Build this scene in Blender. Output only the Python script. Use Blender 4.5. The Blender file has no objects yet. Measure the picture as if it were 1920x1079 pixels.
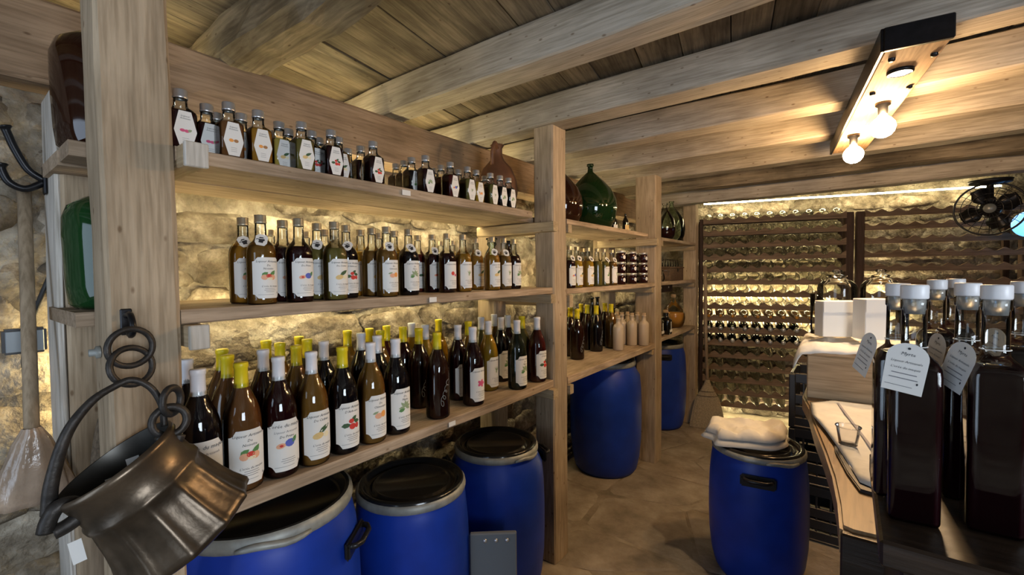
import bpy, bmesh, math, random
from mathutils import Vector, Matrix, noise

random.seed(7)
S = bpy.context.scene
COL = S.collection

# ------------------------------------------------------------------ camera
FPX, CX, CY, EYE = 830.0, 960.0, 539.5, 1.40
YAW, ROLL = math.radians(37.2), math.radians(0.58)
PITCH = math.atan((539.5 - 512) / FPX)
FWD = Vector((-math.sin(YAW) * math.cos(PITCH), math.cos(YAW) * math.cos(PITCH), -math.sin(PITCH)))
RT0 = Vector((math.cos(YAW), math.sin(YAW), 0))
UP0 = RT0.cross(FWD)
RT = math.cos(ROLL) * RT0 - math.sin(ROLL) * UP0
UP = math.sin(ROLL) * RT0 + math.cos(ROLL) * UP0
CAM = Vector((0, 0, EYE))
cd = bpy.data.cameras.new('camera')
cd.sensor_fit = 'HORIZONTAL'
cd.sensor_width = 36.0
cd.lens = 36.0 * FPX / 1920.0
cd.clip_start = 0.02
cam = bpy.data.objects.new('camera', cd)
COL.objects.link(cam)
m = Matrix((RT, UP, -FWD)).transposed().to_4x4()
m.translation = CAM
cam.matrix_world = m
S.camera = cam

# ------------------------------------------------------------------ view, world, daylight
S.view_settings.view_transform = 'Standard'
S.view_settings.look = 'None'
S.view_settings.gamma = 1.0
S.view_settings.use_curve_mapping = False
S.view_settings.exposure = 0.0
S.cycles.transparent_max_bounces = 32
S.cycles.max_bounces = 10
S.cycles.sample_clamp_indirect = 6.0
S.cycles.caustics_reflective = False
S.cycles.caustics_refractive = False
W = bpy.data.worlds.new('world')
S.world = W
W.use_nodes = True
W.node_tree.nodes['Background'].inputs[0].default_value = (0.62, 0.78, 1.0, 1)
W.node_tree.nodes['Background'].inputs[1].default_value = 0.6


def area_light(name, loc, rot, sx, sy, power, col):
    l = bpy.data.lights.new(name, 'AREA')
    l.shape = 'RECTANGLE'
    l.size, l.size_y, l.energy, l.color = sx, sy, power, col
    o = bpy.data.objects.new(name, l)
    o.location, o.rotation_euler = loc, rot
    COL.objects.link(o)
    return o


# daylight falling in through the doorway behind the viewer
area_light('doorway_daylight', (-0.70, -1.96, 1.10), (math.radians(90), 0, 0), 1.2, 1.9, 20, (0.66, 0.80, 1.0))
# daylight through the window in the right-hand wall, behind the viewer's shoulder
area_light('window_daylight', (2.33, -0.45, 1.45), (0, math.radians(90), 0), 0.95, 1.25, 66, (0.80, 0.89, 1.0))

EM_LED = 44.0
EM_BULB = 340.0


# ------------------------------------------------------------------ pixel -> place
def ray(px, py):
    return (px - CX) / FPX * RT - (py - CY) / FPX * UP + FWD


def onx(px, py, x):
    d = ray(px, py)
    return CAM + d * (x / d.x)


def ony(px, py, y):
    d = ray(px, py)
    return CAM + d * (y / d.y)


def onz(px, py, z):
    d = ray(px, py)
    return CAM + d * ((z - EYE) / d.z)


# ------------------------------------------------------------------ materials
MATS = {}


def new_mat(name):
    mt = bpy.data.materials.new(name)
    mt.use_nodes = True
    nt = mt.node_tree
    b = nt.nodes['Principled BSDF']
    MATS[name] = mt
    return mt, nt, b


def plain(name, col, rough=0.5, metal=0.0, trans=0.0, spec=0.5, coat=0.0, ior=1.45, var=0.0, vscale=20, bump=0.0):
    mt, nt, b = new_mat(name)
    b.inputs['Base Color'].default_value = (*col, 1)
    b.inputs['Roughness'].default_value = rough
    b.inputs['Metallic'].default_value = metal
    b.inputs['Transmission Weight'].default_value = trans
    b.inputs['Specular IOR Level'].default_value = spec
    b.inputs['Coat Weight'].default_value = coat
    b.inputs['Coat Roughness'].default_value = 0.08
    b.inputs['IOR'].default_value = ior
    if var or bump:
        tc = nt.nodes.new('ShaderNodeTexCoord')
        nz = nt.nodes.new('ShaderNodeTexNoise')
        nz.inputs['Scale'].default_value = vscale
        nz.inputs['Detail'].default_value = 6
        nt.links.new(tc.outputs['Object'], nz.inputs['Vector'])
        if var:
            rp = nt.nodes.new('ShaderNodeValToRGB')
            rp.color_ramp.elements[0].position = 0.3
            rp.color_ramp.elements[1].position = 0.72
            rp.color_ramp.elements[0].color = (*[c * (1 - var) for c in col], 1)
            rp.color_ramp.elements[1].color = (*[min(1, c * (1 + var)) for c in col], 1)
            nt.links.new(nz.outputs['Fac'], rp.inputs['Fac'])
            nt.links.new(rp.outputs['Color'], b.inputs['Base Color'])
        if bump:
            bp = nt.nodes.new('ShaderNodeBump')
            bp.inputs['Strength'].default_value = bump
            bp.inputs['Distance'].default_value = 0.01
            nt.links.new(nz.outputs['Fac'], bp.inputs['Height'])
            nt.links.new(bp.outputs['Normal'], b.inputs['Normal'])
    return mt


def wood(name, dark, light, axis, rough=0.75, gscale=14, knots=True, spec=0.3, coat=0.0, stain=0.35):
    """sawn timber: grain streaks along one axis, knots, stains, per-object offset"""
    mt, nt, b = new_mat(name)
    N, L = nt.nodes, nt.links
    tc = N.new('ShaderNodeTexCoord')
    oi = N.new('ShaderNodeObjectInfo')
    add = N.new('ShaderNodeVectorMath')
    add.operation = 'MULTIPLY_ADD'
    cmb = N.new('ShaderNodeCombineXYZ')
    for k in range(3):
        L.new(oi.outputs['Random'], cmb.inputs[k])
    L.new(cmb.outputs[0], add.inputs[0])
    add.inputs[1].default_value = (17, 31, 23)
    L.new(tc.outputs['Object'], add.inputs[2])
    mp = N.new('ShaderNodeMapping')
    sc = [gscale, gscale, gscale]
    sc[axis] = gscale * 0.07
    mp.inputs['Scale'].default_value = sc
    L.new(add.outputs[0], mp.inputs['Vector'])
    g = N.new('ShaderNodeTexNoise')
    g.inputs['Scale'].default_value = 3.0
    g.inputs['Detail'].default_value = 8
    g.inputs['Roughness'].default_value = 0.62
    g.inputs['Distortion'].default_value = 0.6
    L.new(mp.outputs[0], g.inputs['Vector'])
    rp = N.new('ShaderNodeValToRGB')
    e = rp.color_ramp.elements
    e[0].position, e[1].position = 0.28, 0.7
    e[0].color, e[1].color = (*dark, 1), (*light, 1)
    L.new(g.outputs['Fac'], rp.inputs['Fac'])
    big = N.new('ShaderNodeTexNoise')
    big.inputs['Scale'].default_value = 3.2
    big.inputs['Detail'].default_value = 5
    L.new(add.outputs[0], big.inputs['Vector'])
    r2 = N.new('ShaderNodeValToRGB')
    r2.color_ramp.elements[0].position, r2.color_ramp.elements[1].position = 0.3, 0.62
    v = 1 - stain
    r2.color_ramp.elements[0].color = (v, v * 0.98, v * 0.95, 1)
    r2.color_ramp.elements[1].color = (1, 1, 1, 1)
    L.new(big.outputs['Fac'], r2.inputs['Fac'])
    mx = N.new('ShaderNodeMixRGB')
    mx.blend_type = 'MULTIPLY'
    mx.inputs[0].default_value = 1
    L.new(rp.outputs[0], mx.inputs[1])
    L.new(r2.outputs[0], mx.inputs[2])
    fm = N.new('ShaderNodeMapping')
    s3 = [95, 95, 95]
    s3[axis] = 5
    fm.inputs['Scale'].default_value = s3
    L.new(add.outputs[0], fm.inputs['Vector'])
    fg = N.new('ShaderNodeTexNoise')
    fg.inputs['Scale'].default_value = 1.6
    fg.inputs['Detail'].default_value = 4
    L.new(fm.outputs[0], fg.inputs['Vector'])
    r4 = N.new('ShaderNodeValToRGB')
    r4.color_ramp.elements[0].position, r4.color_ramp.elements[1].position = 0.34, 0.58
    r4.color_ramp.elements[0].color = (0.70, 0.68, 0.64, 1)
    r4.color_ramp.elements[1].color = (1.05, 1.05, 1.05, 1)
    L.new(fg.outputs['Fac'], r4.inputs['Fac'])
    m4 = N.new('ShaderNodeMixRGB')
    m4.blend_type = 'MULTIPLY'
    m4.inputs[0].default_value = 0.8
    L.new(mx.outputs[0], m4.inputs[1])
    L.new(r4.outputs[0], m4.inputs[2])
    last = m4.outputs[0]
    if knots:
        vm = N.new('ShaderNodeMapping')
        s2 = [5.5, 5.5, 5.5]
        s2[axis] = 2.6
        vm.inputs['Scale'].default_value = s2
        L.new(add.outputs[0], vm.inputs['Vector'])
        vo = N.new('ShaderNodeTexVoronoi')
        vo.inputs['Randomness'].default_value = 1
        L.new(vm.outputs[0], vo.inputs['Vector'])
        r3 = N.new('ShaderNodeValToRGB')
        r3.color_ramp.elements[0].position, r3.color_ramp.elements[1].position = 0.05, 0.12
        r3.color_ramp.elements[0].color = (0.34, 0.25, 0.17, 1)
        r3.color_ramp.elements[1].color = (1, 1, 1, 1)
        L.new(vo.outputs['Distance'], r3.inputs['Fac'])
        m2 = N.new('ShaderNodeMixRGB')
        m2.blend_type = 'MULTIPLY'
        m2.inputs[0].default_value = 0.75
        L.new(last, m2.inputs[1])
        L.new(r3.outputs[0], m2.inputs[2])
        last = m2.outputs[0]
    L.new(last, b.inputs['Base Color'])
    b.inputs['Roughness'].default_value = rough
    b.inputs['Specular IOR Level'].default_value = spec
    b.inputs['Coat Weight'].default_value = coat
    b.inputs['Coat Roughness'].default_value = 0.12
    bp = N.new('ShaderNodeBump')
    bp.inputs['Strength'].default_value = 0.35
    bp.inputs['Distance'].default_value = 0.004
    L.new(g.outputs['Fac'], bp.inputs['Height'])
    L.new(bp.outputs[0], b.inputs['Normal'])
    return mt


def stone_mat(name, c0, c1, c2, scale=6.0, bump=0.6, rnd=0.35):
    mt, nt, b = new_mat(name)
    N, L = nt.nodes, nt.links
    geo = N.new('ShaderNodeNewGeometry')
    n1 = N.new('ShaderNodeTexNoise')
    n1.inputs['Scale'].default_value = scale
    n1.inputs['Detail'].default_value = 9
    n1.inputs['Roughness'].default_value = 0.65
    L.new(geo.outputs['Position'], n1.inputs['Vector'])
    rp = N.new('ShaderNodeValToRGB')
    e = rp.color_ramp.elements
    e[0].position, e[1].position = 0.32, 0.7
    e[0].color, e[1].color = (*c0, 1), (*c2, 1)
    k = e.new(0.5)
    k.color = (*c1, 1)
    L.new(n1.outputs['Fac'], rp.inputs['Fac'])
    oi = N.new('ShaderNodeObjectInfo')
    hv = N.new('ShaderNodeHueSaturation')
    ma = N.new('ShaderNodeMapRange')
    ma.inputs['To Min'].default_value = 1 - rnd
    ma.inputs['To Max'].default_value = 1 + rnd
    L.new(oi.outputs['Random'], ma.inputs['Value'])
    L.new(ma.outputs[0], hv.inputs['Value'])
    L.new(rp.outputs[0], hv.inputs['Color'])
    L.new(hv.outputs[0], b.inputs['Base Color'])
    b.inputs['Roughness'].default_value = 0.9
    b.inputs['Specular IOR Level'].default_value = 0.2
    n2 = N.new('ShaderNodeTexNoise')
    n2.inputs['Scale'].default_value = 38
    n2.inputs['Detail'].default_value = 8
    L.new(geo.outputs['Position'], n2.inputs['Vector'])
    bp = N.new('ShaderNodeBump')
    bp.inputs['Strength'].default_value = bump
    bp.inputs['Distance'].default_value = 0.02
    L.new(n2.outputs['Fac'], bp.inputs['Height'])
    L.new(bp.outputs[0], b.inputs['Normal'])
    return mt


def emit(name, col, strength):
    mt, nt, b = new_mat(name)
    b.inputs['Base Color'].default_value = (0.8, 0.8, 0.8, 1)
    b.inputs['Emission Color'].default_value = (*col, 1)
    b.inputs['Emission Strength'].default_value = strength
    return mt


def thin_glass(name, tint=(0.93, 0.95, 0.93), ior=1.45, rough=0.03, gl=1.0):
    """thin clear walls: see-through with fresnel reflections"""
    mt, nt, b = new_mat(name)
    N, L = nt.nodes, nt.links
    N.remove(b)
    out = [n for n in N if n.type == 'OUTPUT_MATERIAL'][0]
    tr = N.new('ShaderNodeBsdfTransparent')
    tr.inputs[0].default_value = (*tint, 1)
    g = N.new('ShaderNodeBsdfGlossy')
    g.inputs['Roughness'].default_value = rough
    g.inputs['Color'].default_value = (gl, gl, gl, 1)
    fr = N.new('ShaderNodeFresnel')
    fr.inputs['IOR'].default_value = ior
    mx = N.new('ShaderNodeMixShader')
    L.new(fr.outputs[0], mx.inputs[0])
    L.new(tr.outputs[0], mx.inputs[1])
    L.new(g.outputs[0], mx.inputs[2])
    L.new(mx.outputs[0], out.inputs['Surface'])
    return mt


# timber along each axis
wood('post_wood', (0.37, 0.285, 0.19), (0.53, 0.42, 0.295), 2, stain=0.3)
wood('shelf_wood', (0.34, 0.25, 0.165), (0.62, 0.48, 0.35), 1, stain=0.45)
wood('bearer_wood', (0.36, 0.27, 0.16), (0.54, 0.43, 0.28), 0)
wood('joist_wood', (0.40, 0.355, 0.29), (0.60, 0.545, 0.46), 0, stain=0.35)
wood('old_log_wood', (0.11, 0.085, 0.055), (0.40, 0.33, 0.23), 0, stain=0.7, gscale=9)
wood('plank_wood', (0.13, 0.105, 0.075), (0.34, 0.28, 0.205), 1, stain=0.65, gscale=11)
wood('plate_wood', (0.26, 0.175, 0.105), (0.42, 0.30, 0.195), 1, stain=0.45, gscale=9)
wood('rack_wood', (0.15, 0.10, 0.065), (0.27, 0.19, 0.125), 0, stain=0.3, knots=False)
wood('rack_upright_wood', (0.04, 0.025, 0.018), (0.085, 0.05, 0.035), 2, stain=0.3, knots=False)
wood('counter_wood', (0.24, 0.135, 0.06), (0.40, 0.25, 0.12), 1, rough=0.42, stain=0.3, spec=0.4, coat=0.1, gscale=7)
wood('counter_base_wood', (0.07, 0.045, 0.028), (0.15, 0.095, 0.06), 2, rough=0.6, stain=0.4)
wood('cabinet_shade_wood', (0.018, 0.011, 0.007), (0.045, 0.028, 0.018), 0, rough=0.35, stain=0.4, knots=False)  # dark stain of the cabinet; on the counter end it stands for shade
wood('panel_wood', (0.36, 0.24, 0.13), (0.52, 0.37, 0.22), 0, rough=0.6, stain=0.15, knots=False, gscale=5)
wood('lamp_wood', (0.42, 0.27, 0.15), (0.62, 0.43, 0.26), 1, stain=0.3)
wood('handle_wood', (0.30, 0.23, 0.15), (0.46, 0.36, 0.25), 2, knots=False)
wood('dark_box_wood', (0.08, 0.05, 0.03), (0.17, 0.11, 0.07), 0, knots=False)
wood('pale_end_daylit_wood', (0.50, 0.47, 0.42), (0.72, 0.68, 0.62), 2, stain=0.2, knots=False)  # pale end grain; on the back post its paleness is daylight put into colour
stone_mat('mortar', (0.07, 0.055, 0.042), (0.23, 0.195, 0.145), (0.52, 0.47, 0.38), 7.0, 1.0, 0.0)
stone_mat('wall_stone', (0.06, 0.047, 0.035), (0.22, 0.18, 0.13), (0.52, 0.46, 0.37), 9.0, 1.0, 0.38)
stone_mat('floor_earth', (0.17, 0.14, 0.10), (0.27, 0.225, 0.165), (0.38, 0.325, 0.25), 6.0, 0.4, 0.0)
stone_mat('flag_stone', (0.20, 0.165, 0.12), (0.31, 0.26, 0.195), (0.44, 0.38, 0.295), 4.5, 0.35, 0.10)
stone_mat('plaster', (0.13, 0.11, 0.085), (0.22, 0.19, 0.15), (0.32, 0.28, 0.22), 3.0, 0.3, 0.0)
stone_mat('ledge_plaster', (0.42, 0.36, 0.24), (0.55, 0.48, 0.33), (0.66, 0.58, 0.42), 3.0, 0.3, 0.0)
plain('drum_blue', (0.008, 0.04, 0.34), 0.42, spec=0.4, var=0.18, vscale=9, bump=0.08)
plain('drum_lid', (0.012, 0.012, 0.012), 0.16, spec=0.6)
plain('drum_inside', (0.010, 0.011, 0.013), 0.5)
plain('galvanised', (0.30, 0.31, 0.29), 0.5, metal=0.3, var=0.25, vscale=30)
plain('black_plastic', (0.012, 0.012, 0.014), 0.35)
plain('black_iron', (0.012, 0.012, 0.014), 0.35, metal=0.4, var=0.3, vscale=60)
plain('forged_iron', (0.045, 0.04, 0.036), 0.5, metal=0.55, var=0.4, vscale=50, bump=0.25)
plain('copper', (0.115, 0.088, 0.062), 0.34, metal=0.75, var=0.5, vscale=16, bump=0.25)
plain('copper_inside', (0.10, 0.095, 0.085), 0.38, metal=0.7, var=0.4, vscale=14)
plain('aluminium', (0.62, 0.62, 0.63), 0.34, metal=0.75)
plain('gold_cap', (0.52, 0.46, 0.34), 0.35, metal=0.75)
plain('cap_white', (0.78, 0.78, 0.82), 0.38)
plain('cap_yellow', (0.75, 0.60, 0.015), 0.38)
plain('stopper', (0.80, 0.80, 0.82), 0.35)
plain('stopper_clear', (0.85, 0.85, 0.85), 0.2, trans=0.7)
plain('paper', (0.80, 0.79, 0.76), 0.65)
plain('paper_plain', (0.78, 0.77, 0.74), 0.7)
plain('ink', (0.03, 0.03, 0.035), 0.7)
plain('ink_grey', (0.22, 0.22, 0.24), 0.7)
plain('engraving', (0.42, 0.45, 0.45), 0.6)
plain('cloth', (0.74, 0.70, 0.64), 0.9, var=0.06, vscale=30, bump=0.2)
plain('cloth_stripe', (0.35, 0.33, 0.36), 0.9)
plain('sack', (0.16, 0.12, 0.08), 0.95, var=0.4, vscale=90, bump=0.6)
plain('bristle', (0.36, 0.30, 0.20), 0.9, var=0.3, vscale=120, bump=0.5)
plain('plastic_wrap', (0.45, 0.34, 0.25), 0.18, trans=0.25, var=0.3, vscale=14, bump=0.9)
plain('grey_plastic', (0.15, 0.17, 0.19), 0.5)
plain('terracotta', (0.16, 0.07, 0.035), 0.5, var=0.5, vscale=7)
plain('cork', (0.45, 0.32, 0.19), 0.8, var=0.2, vscale=60)
plain('beige_fill', (0.80, 0.66, 0.50), 0.35, spec=0.6)
plain('frosted_beige', (0.62, 0.51, 0.38), 0.22, spec=0.6, trans=0.15)
plain('tin_grey', (0.20, 0.22, 0.23), 0.35, metal=0.3)
plain('cable', (0.02, 0.02, 0.02), 0.5)
thin_glass('clear_glass')
thin_glass('green_clear_glass', (0.80, 0.92, 0.80))
plain('green_clear_dark', (0.012, 0.075, 0.02), 0.06, trans=0.45, spec=0.8)
thin_glass('plastic_cup', (0.92, 0.92, 0.93), 1.35, 0.12)
emit('blue_globe', (0.10, 0.42, 1.0), 2.2)
thin_glass('old_bottle_glass', (0.93, 0.92, 0.85), 1.42, 0.14, 0.8)
_nt = MATS['old_bottle_glass'].node_tree
_df = _nt.nodes.new('ShaderNodeBsdfDiffuse')
_df.inputs[0].default_value = (0.42, 0.37, 0.27, 1)
_m2 = _nt.nodes.new('ShaderNodeMixShader')
_m2.inputs[0].default_value = 0.12
_out = [n for n in _nt.nodes if n.type == 'OUTPUT_MATERIAL'][0]
_src = _out.inputs['Surface'].links[0].from_socket
_nt.links.new(_src, _m2.inputs[1])
_nt.links.new(_df.outputs[0], _m2.inputs[2])
_nt.links.new(_m2.outputs[0], _out.inputs['Surface'])
# liquids
LIQ = {
    'black': ((0.006, 0.004, 0.006), 0.0), 'darkred': ((0.020, 0.0035, 0.0045), 0.0), 'red': ((0.10, 0.012, 0.010), 0.25),
    'maroon': ((0.028, 0.007, 0.004), 0.0), 'brown': ((0.16, 0.065, 0.022), 0.0), 'amber': ((0.42, 0.185, 0.02), 0.2),
    'gold': ((0.66, 0.36, 0.03), 0.35), 'olive': ((0.20, 0.155, 0.04), 0.2), 'yellow': ((0.62, 0.46, 0.10), 0.3),
    'honey': ((0.21, 0.098, 0.02), 0.06), 'clear': ((0.75, 0.75, 0.70), 0.9), 'greenblack': ((0.010, 0.016, 0.008), 0.0),
    'garnet': ((0.012, 0.0015, 0.003), 0.0), 'orange': ((0.72, 0.32, 0.05), 0.25),
}
for k, (c, t) in LIQ.items():
    plain('liq_' + k, c, 0.06, trans=t, spec=0.6, ior=1.34)
plain('green_glass', (0.005, 0.026, 0.007), 0.05, trans=0.2, spec=0.8)
plain('brown_glass', (0.020, 0.006, 0.003), 0.05, spec=0.8)
plain('dark_glass', (0.006, 0.006, 0.005), 0.05, spec=0.8)
emit('led', (1.0, 0.83, 0.44), EM_LED)
emit('led_back', (1.0, 0.83, 0.44), EM_LED * 0.62)
emit('led_rack', (1.0, 0.84, 0.46), EM_LED * 1.25)
emit('led_mid', (1.0, 0.84, 0.46), EM_LED * 2.6)
emit('bulb', (1.0, 0.62, 0.29), EM_BULB)
emit('bulb_spot', (1.0, 0.74, 0.46), EM_BULB * 4.0)

INKS = {'red': (0.62, 0.05, 0.04), 'pink': (0.66, 0.10, 0.22), 'peach': (0.80, 0.42, 0.26), 'orange': (0.85, 0.36, 0.08),
        'blue': (0.10, 0.14, 0.55), 'green': (0.10, 0.25, 0.08), 'leaf': (0.05, 0.11, 0.05), 'sand': (0.72, 0.52, 0.22),
        'cream': (0.85, 0.78, 0.55), 'brown': (0.40, 0.20, 0.08), 'sage': (0.30, 0.38, 0.22), 'purple': (0.25, 0.06, 0.20)}
for k, c in INKS.items():
    plain('ink_' + k, c, 0.65)


# ------------------------------------------------------------------ mesh helpers
def mesh_from(name, verts, faces, mat=None, smooth=False, mats=None, idx=None):
    me = bpy.data.meshes.new(name)
    me.from_pydata([tuple(v) for v in verts], [], faces)
    for mm in (mats or ([mat] if mat else [])):
        me.materials.append(MATS[mm])
    if idx:
        me.polygons.foreach_set('material_index', idx)
    if smooth:
        me.polygons.foreach_set('use_smooth', [True] * len(me.polygons))
    me.update()
    return me


def obj(name, me, parent=None, loc=(0, 0, 0), rot=(0, 0, 0), scale=(1, 1, 1)):
    o = bpy.data.objects.new(name, me)
    COL.objects.link(o)
    o.location, o.rotation_euler, o.scale = loc, rot, scale
    if parent is not None:
        o.parent = parent
    return o


def tag(o, label, cat, group=None):
    o['label'], o['category'] = label, cat
    if group:
        o['group'] = group
    return o


def thing(name, label, cat, loc=(0, 0, 0), rotz=0.0, group=None):
    o = bpy.data.objects.new(name, None)
    COL.objects.link(o)
    o.location, o.rotation_euler = loc, (0, 0, rotz)
    o.empty_display_size = 0.05
    return tag(o, label, cat, group)


def structure(name, me=None, loc=(0, 0, 0), rot=(0, 0, 0)):
    o = bpy.data.objects.new(name, me)
    COL.objects.link(o)
    o.location, o.rotation_euler = loc, rot
    o['kind'] = 'structure'
    return o


def copy_tree(o, parent=None):
    c = o.copy()
    COL.objects.link(c)
    if parent is not None:
        c.parent = parent
    for ch in list(o.children):
        copy_tree(ch, c)
    return c


def bm_mesh(bm, name, mat, smooth=False):
    me = bpy.data.meshes.new(name)
    bm.normal_update()
    bm.to_mesh(me)
    bm.free()
    if mat:
        me.materials.append(MATS[mat])
    if smooth:
        me.polygons.foreach_set('use_smooth', [True] * len(me.polygons))
    return me


def box(name, sx, sy, sz, mat, bevel=0.004, segs=1, off=(0, 0, 0)):
    bm = bmesh.new()
    bmesh.ops.create_cube(bm, size=1)
    for v in bm.verts:
        v.co = Vector((v.co.x * sx + off[0], v.co.y * sy + off[1], v.co.z * sz + off[2]))
    if bevel:
        bmesh.ops.bevel(bm, geom=bm.edges[:], offset=bevel, segments=segs, affect='EDGES')
    return bm_mesh(bm, name, mat)


def sawn(name, sx, sy, sz, mat, axis, seed, amp=0.004, n=14, wob=0.006, bevel=0.006, flat=False):
    """a hewn timber: chamfered section swept along one axis with small wobble"""
    dims = [sx, sy, sz]
    L = dims[axis]
    a, b_ = [k for k in range(3) if k != axis]
    A, B = dims[a] / 2, dims[b_] / 2
    c = bevel
    sec = [(-A + c, -B), (0, -B), (A - c, -B), (A, -B + c), (A, 0), (A, B - c), (A - c, B), (0, B), (-A + c, B), (-A, B - c), (-A, 0), (-A, -B + c)]
    vs, fs = [], []
    for i in range(n + 1):
        t = -L / 2 + L * i / n
        ox = noise.noise(Vector((t * 1.3, seed * 3.7, 1))) * wob
        oy = noise.noise(Vector((t * 1.3, seed * 5.1, 9))) * wob
        for j, (p, q) in enumerate(sec):
            d = noise.noise(Vector((t * 6, j * 0.9, seed))) * amp
            f = 1 + d / max(A, B)
            v = [0, 0, 0]
            v[axis], v[a], v[b_] = t, p * f + ox, q * f + oy
            if flat and axis != 2:
                v[2] = min(v[2], B) if q < B - 1e-6 else B
            vs.append(v)
    k = len(sec)
    flip = axis == 1
    for i in range(n):
        for j in range(k):
            q = [i * k + j, i * k + (j + 1) % k, (i + 1) * k + (j + 1) % k, (i + 1) * k + j]
            fs.append(q[::-1] if not flip else q)
    e0, e1 = list(range(k)), list(range(n * k, n * k + k))
    fs.append(e0 if not flip else e0[::-1])
    fs.append(e1[::-1] if not flip else e1)
    me = mesh_from(name, vs, fs, mat)
    bm = bmesh.new()
    bm.from_mesh(me)
    bmesh.ops.recalc_face_normals(bm, faces=bm.faces[:])
    bm.to_mesh(me)
    bm.free()
    return me


def timber(name, parent, x0, x1, y0, y1, z0, z1, mat, axis, amp=0.004, wob=0.006, bevel=0.006, n=14):
    me = sawn(name, x1 - x0, y1 - y0, z1 - z0, mat, axis, random.random() * 50, amp, n, wob, bevel, name in ('shelf_board', 'shelf_end', 'bearer'))
    return obj(name, me, parent, ((x0 + x1) / 2, (y0 + y1) / 2, (z0 + z1) / 2))


def lathe(name, prof, mat, seg=24, smooth=True, wave=None, mats=None, idx_of=None):
    vs, fs, idx = [], [], []
    rings = []
    for (r, z) in prof:
        if r < 1e-6:
            rings.append([len(vs)])
            vs.append((0, 0, z))
        else:
            st = len(vs)
            for s in range(seg):
                a = 2 * math.pi * s / seg
                rr = r if wave is None else r * wave(a, z)
                vs.append((rr * math.cos(a), rr * math.sin(a), z))
            rings.append(list(range(st, st + seg)))
    for i in range(len(rings) - 1):
        A, B = rings[i], rings[i + 1]
        for s in range(seg):
            t = (s + 1) % seg
            if len(A) == 1 and len(B) == 1:
                continue
            if len(A) == 1:
                fs.append((A[0], B[t], B[s]))
            elif len(B) == 1:
                fs.append((A[s], A[t], B[0]))
            else:
                fs.append((A[s], A[t], B[t], B[s]))
            idx.append(idx_of(i) if idx_of else 0)
    return mesh_from(name, vs, fs, mat, smooth, mats, idx)


def loft(name, prof, mat, seg=24, smooth=True, rot=0.0):
    """rings (r, z, squareness) between round (0) and square (1)"""
    vs, fs, rings = [], [], []
    for (r, z, q) in prof:
        if r < 1e-6:
            rings.append([len(vs)])
            vs.append((0, 0, z))
            continue
        st = len(vs)
        for s in range(seg):
            a = 2 * math.pi * s / seg + math.pi / 4
            c, d = math.cos(a), math.sin(a)
            n = 2 + 9 * q
            k = r / ((abs(c) ** n + abs(d) ** n) ** (1 / n))
            x, y = k * c, k * d
            vs.append((x * math.cos(rot) - y * math.sin(rot), x * math.sin(rot) + y * math.cos(rot), z))
        rings.append(list(range(st, st + seg)))
    for i in range(len(rings) - 1):
        A, B = rings[i], rings[i + 1]
        for s in range(seg):
            t = (s + 1) % seg
            if len(A) == 1:
                fs.append((A[0], B[t], B[s]))
            elif len(B) == 1:
                fs.append((A[s], A[t], B[0]))
            else:
                fs.append((A[s], A[t], B[t], B[s]))
    return mesh_from(name, vs, fs, mat, smooth)


def tube(name, pts, rad, mat, seg=8, closed=False, smooth=True, caps=True):
    P = [Vector(p) for p in pts]
    n = len(P)
    R = rad if isinstance(rad, (list, tuple)) else [rad] * n
    vs, fs = [], []
    prev = None
    for i in range(n):
        if closed:
            t = (P[(i + 1) % n] - P[i - 1]).normalized()
        else:
            t = (P[min(i + 1, n - 1)] - P[max(i - 1, 0)]).normalized()
        if prev is None:
            u = t.orthogonal().normalized()
        else:
            u = (prev - t * prev.dot(t))
            u = u.normalized() if u.length > 1e-6 else t.orthogonal().normalized()
        prev = u
        w = t.cross(u)
        for s in range(seg):
            a = 2 * math.pi * s / seg
            vs.append(P[i] + (u * math.cos(a) + w * math.sin(a)) * R[i])
    m_ = n if closed else n - 1
    for i in range(m_):
        for s in range(seg):
            t = (s + 1) % seg
            j = (i + 1) % n
            fs.append((i * seg + s, i * seg + t, j * seg + t, j * seg + s))
    if not closed and caps:
        fs.append(tuple(range(seg))[::-1])
        fs.append(tuple(range((n - 1) * seg, n * seg)))
    return mesh_from(name, vs, fs, mat, smooth)


def spline(pts, n=6):
    P = [Vector(p) for p in pts]
    out = []
    for i in range(len(P) - 1):
        a, b, c, d = P[max(i - 1, 0)], P[i], P[i + 1], P[min(i + 2, len(P) - 1)]
        for k in range(n):
            t = k / n
            out.append(0.5 * ((2 * b) + (c - a) * t + (2 * a - 5 * b + 4 * c - d) * t * t + (3 * b - a - 3 * c + d) * t ** 3))
    out.append(P[-1])
    return out


def torus(name, R, r, mat, seg=28, ms=8):
    pts = [(R * math.cos(2 * math.pi * k / seg), R * math.sin(2 * math.pi * k / seg), 0) for k in range(seg)]
    return tube(name, pts, r, mat, ms, closed=True)


def prism(name, outline, z0, z1, mat, bevel=0.0):
    bm = bmesh.new()
    vb = [bm.verts.new((x, y, z0)) for x, y in outline]
    f = bm.faces.new(vb)
    r = bmesh.ops.extrude_face_region(bm, geom=[f])
    for v in r['geom']:
        if isinstance(v, bmesh.types.BMVert):
            v.co.z = z1
    bmesh.ops.recalc_face_normals(bm, faces=bm.faces[:])
    if bevel:
        es = [e for e in bm.edges if abs(e.verts[0].co.z - e.verts[1].co.z) < 1e-6]
        bmesh.ops.bevel(bm, geom=es, offset=bevel, segments=2, affect='EDGES')
    bmesh.ops.triangulate(bm, faces=[q for q in bm.faces if len(q.verts) > 4])
    return bm_mesh(bm, name, mat)


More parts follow.
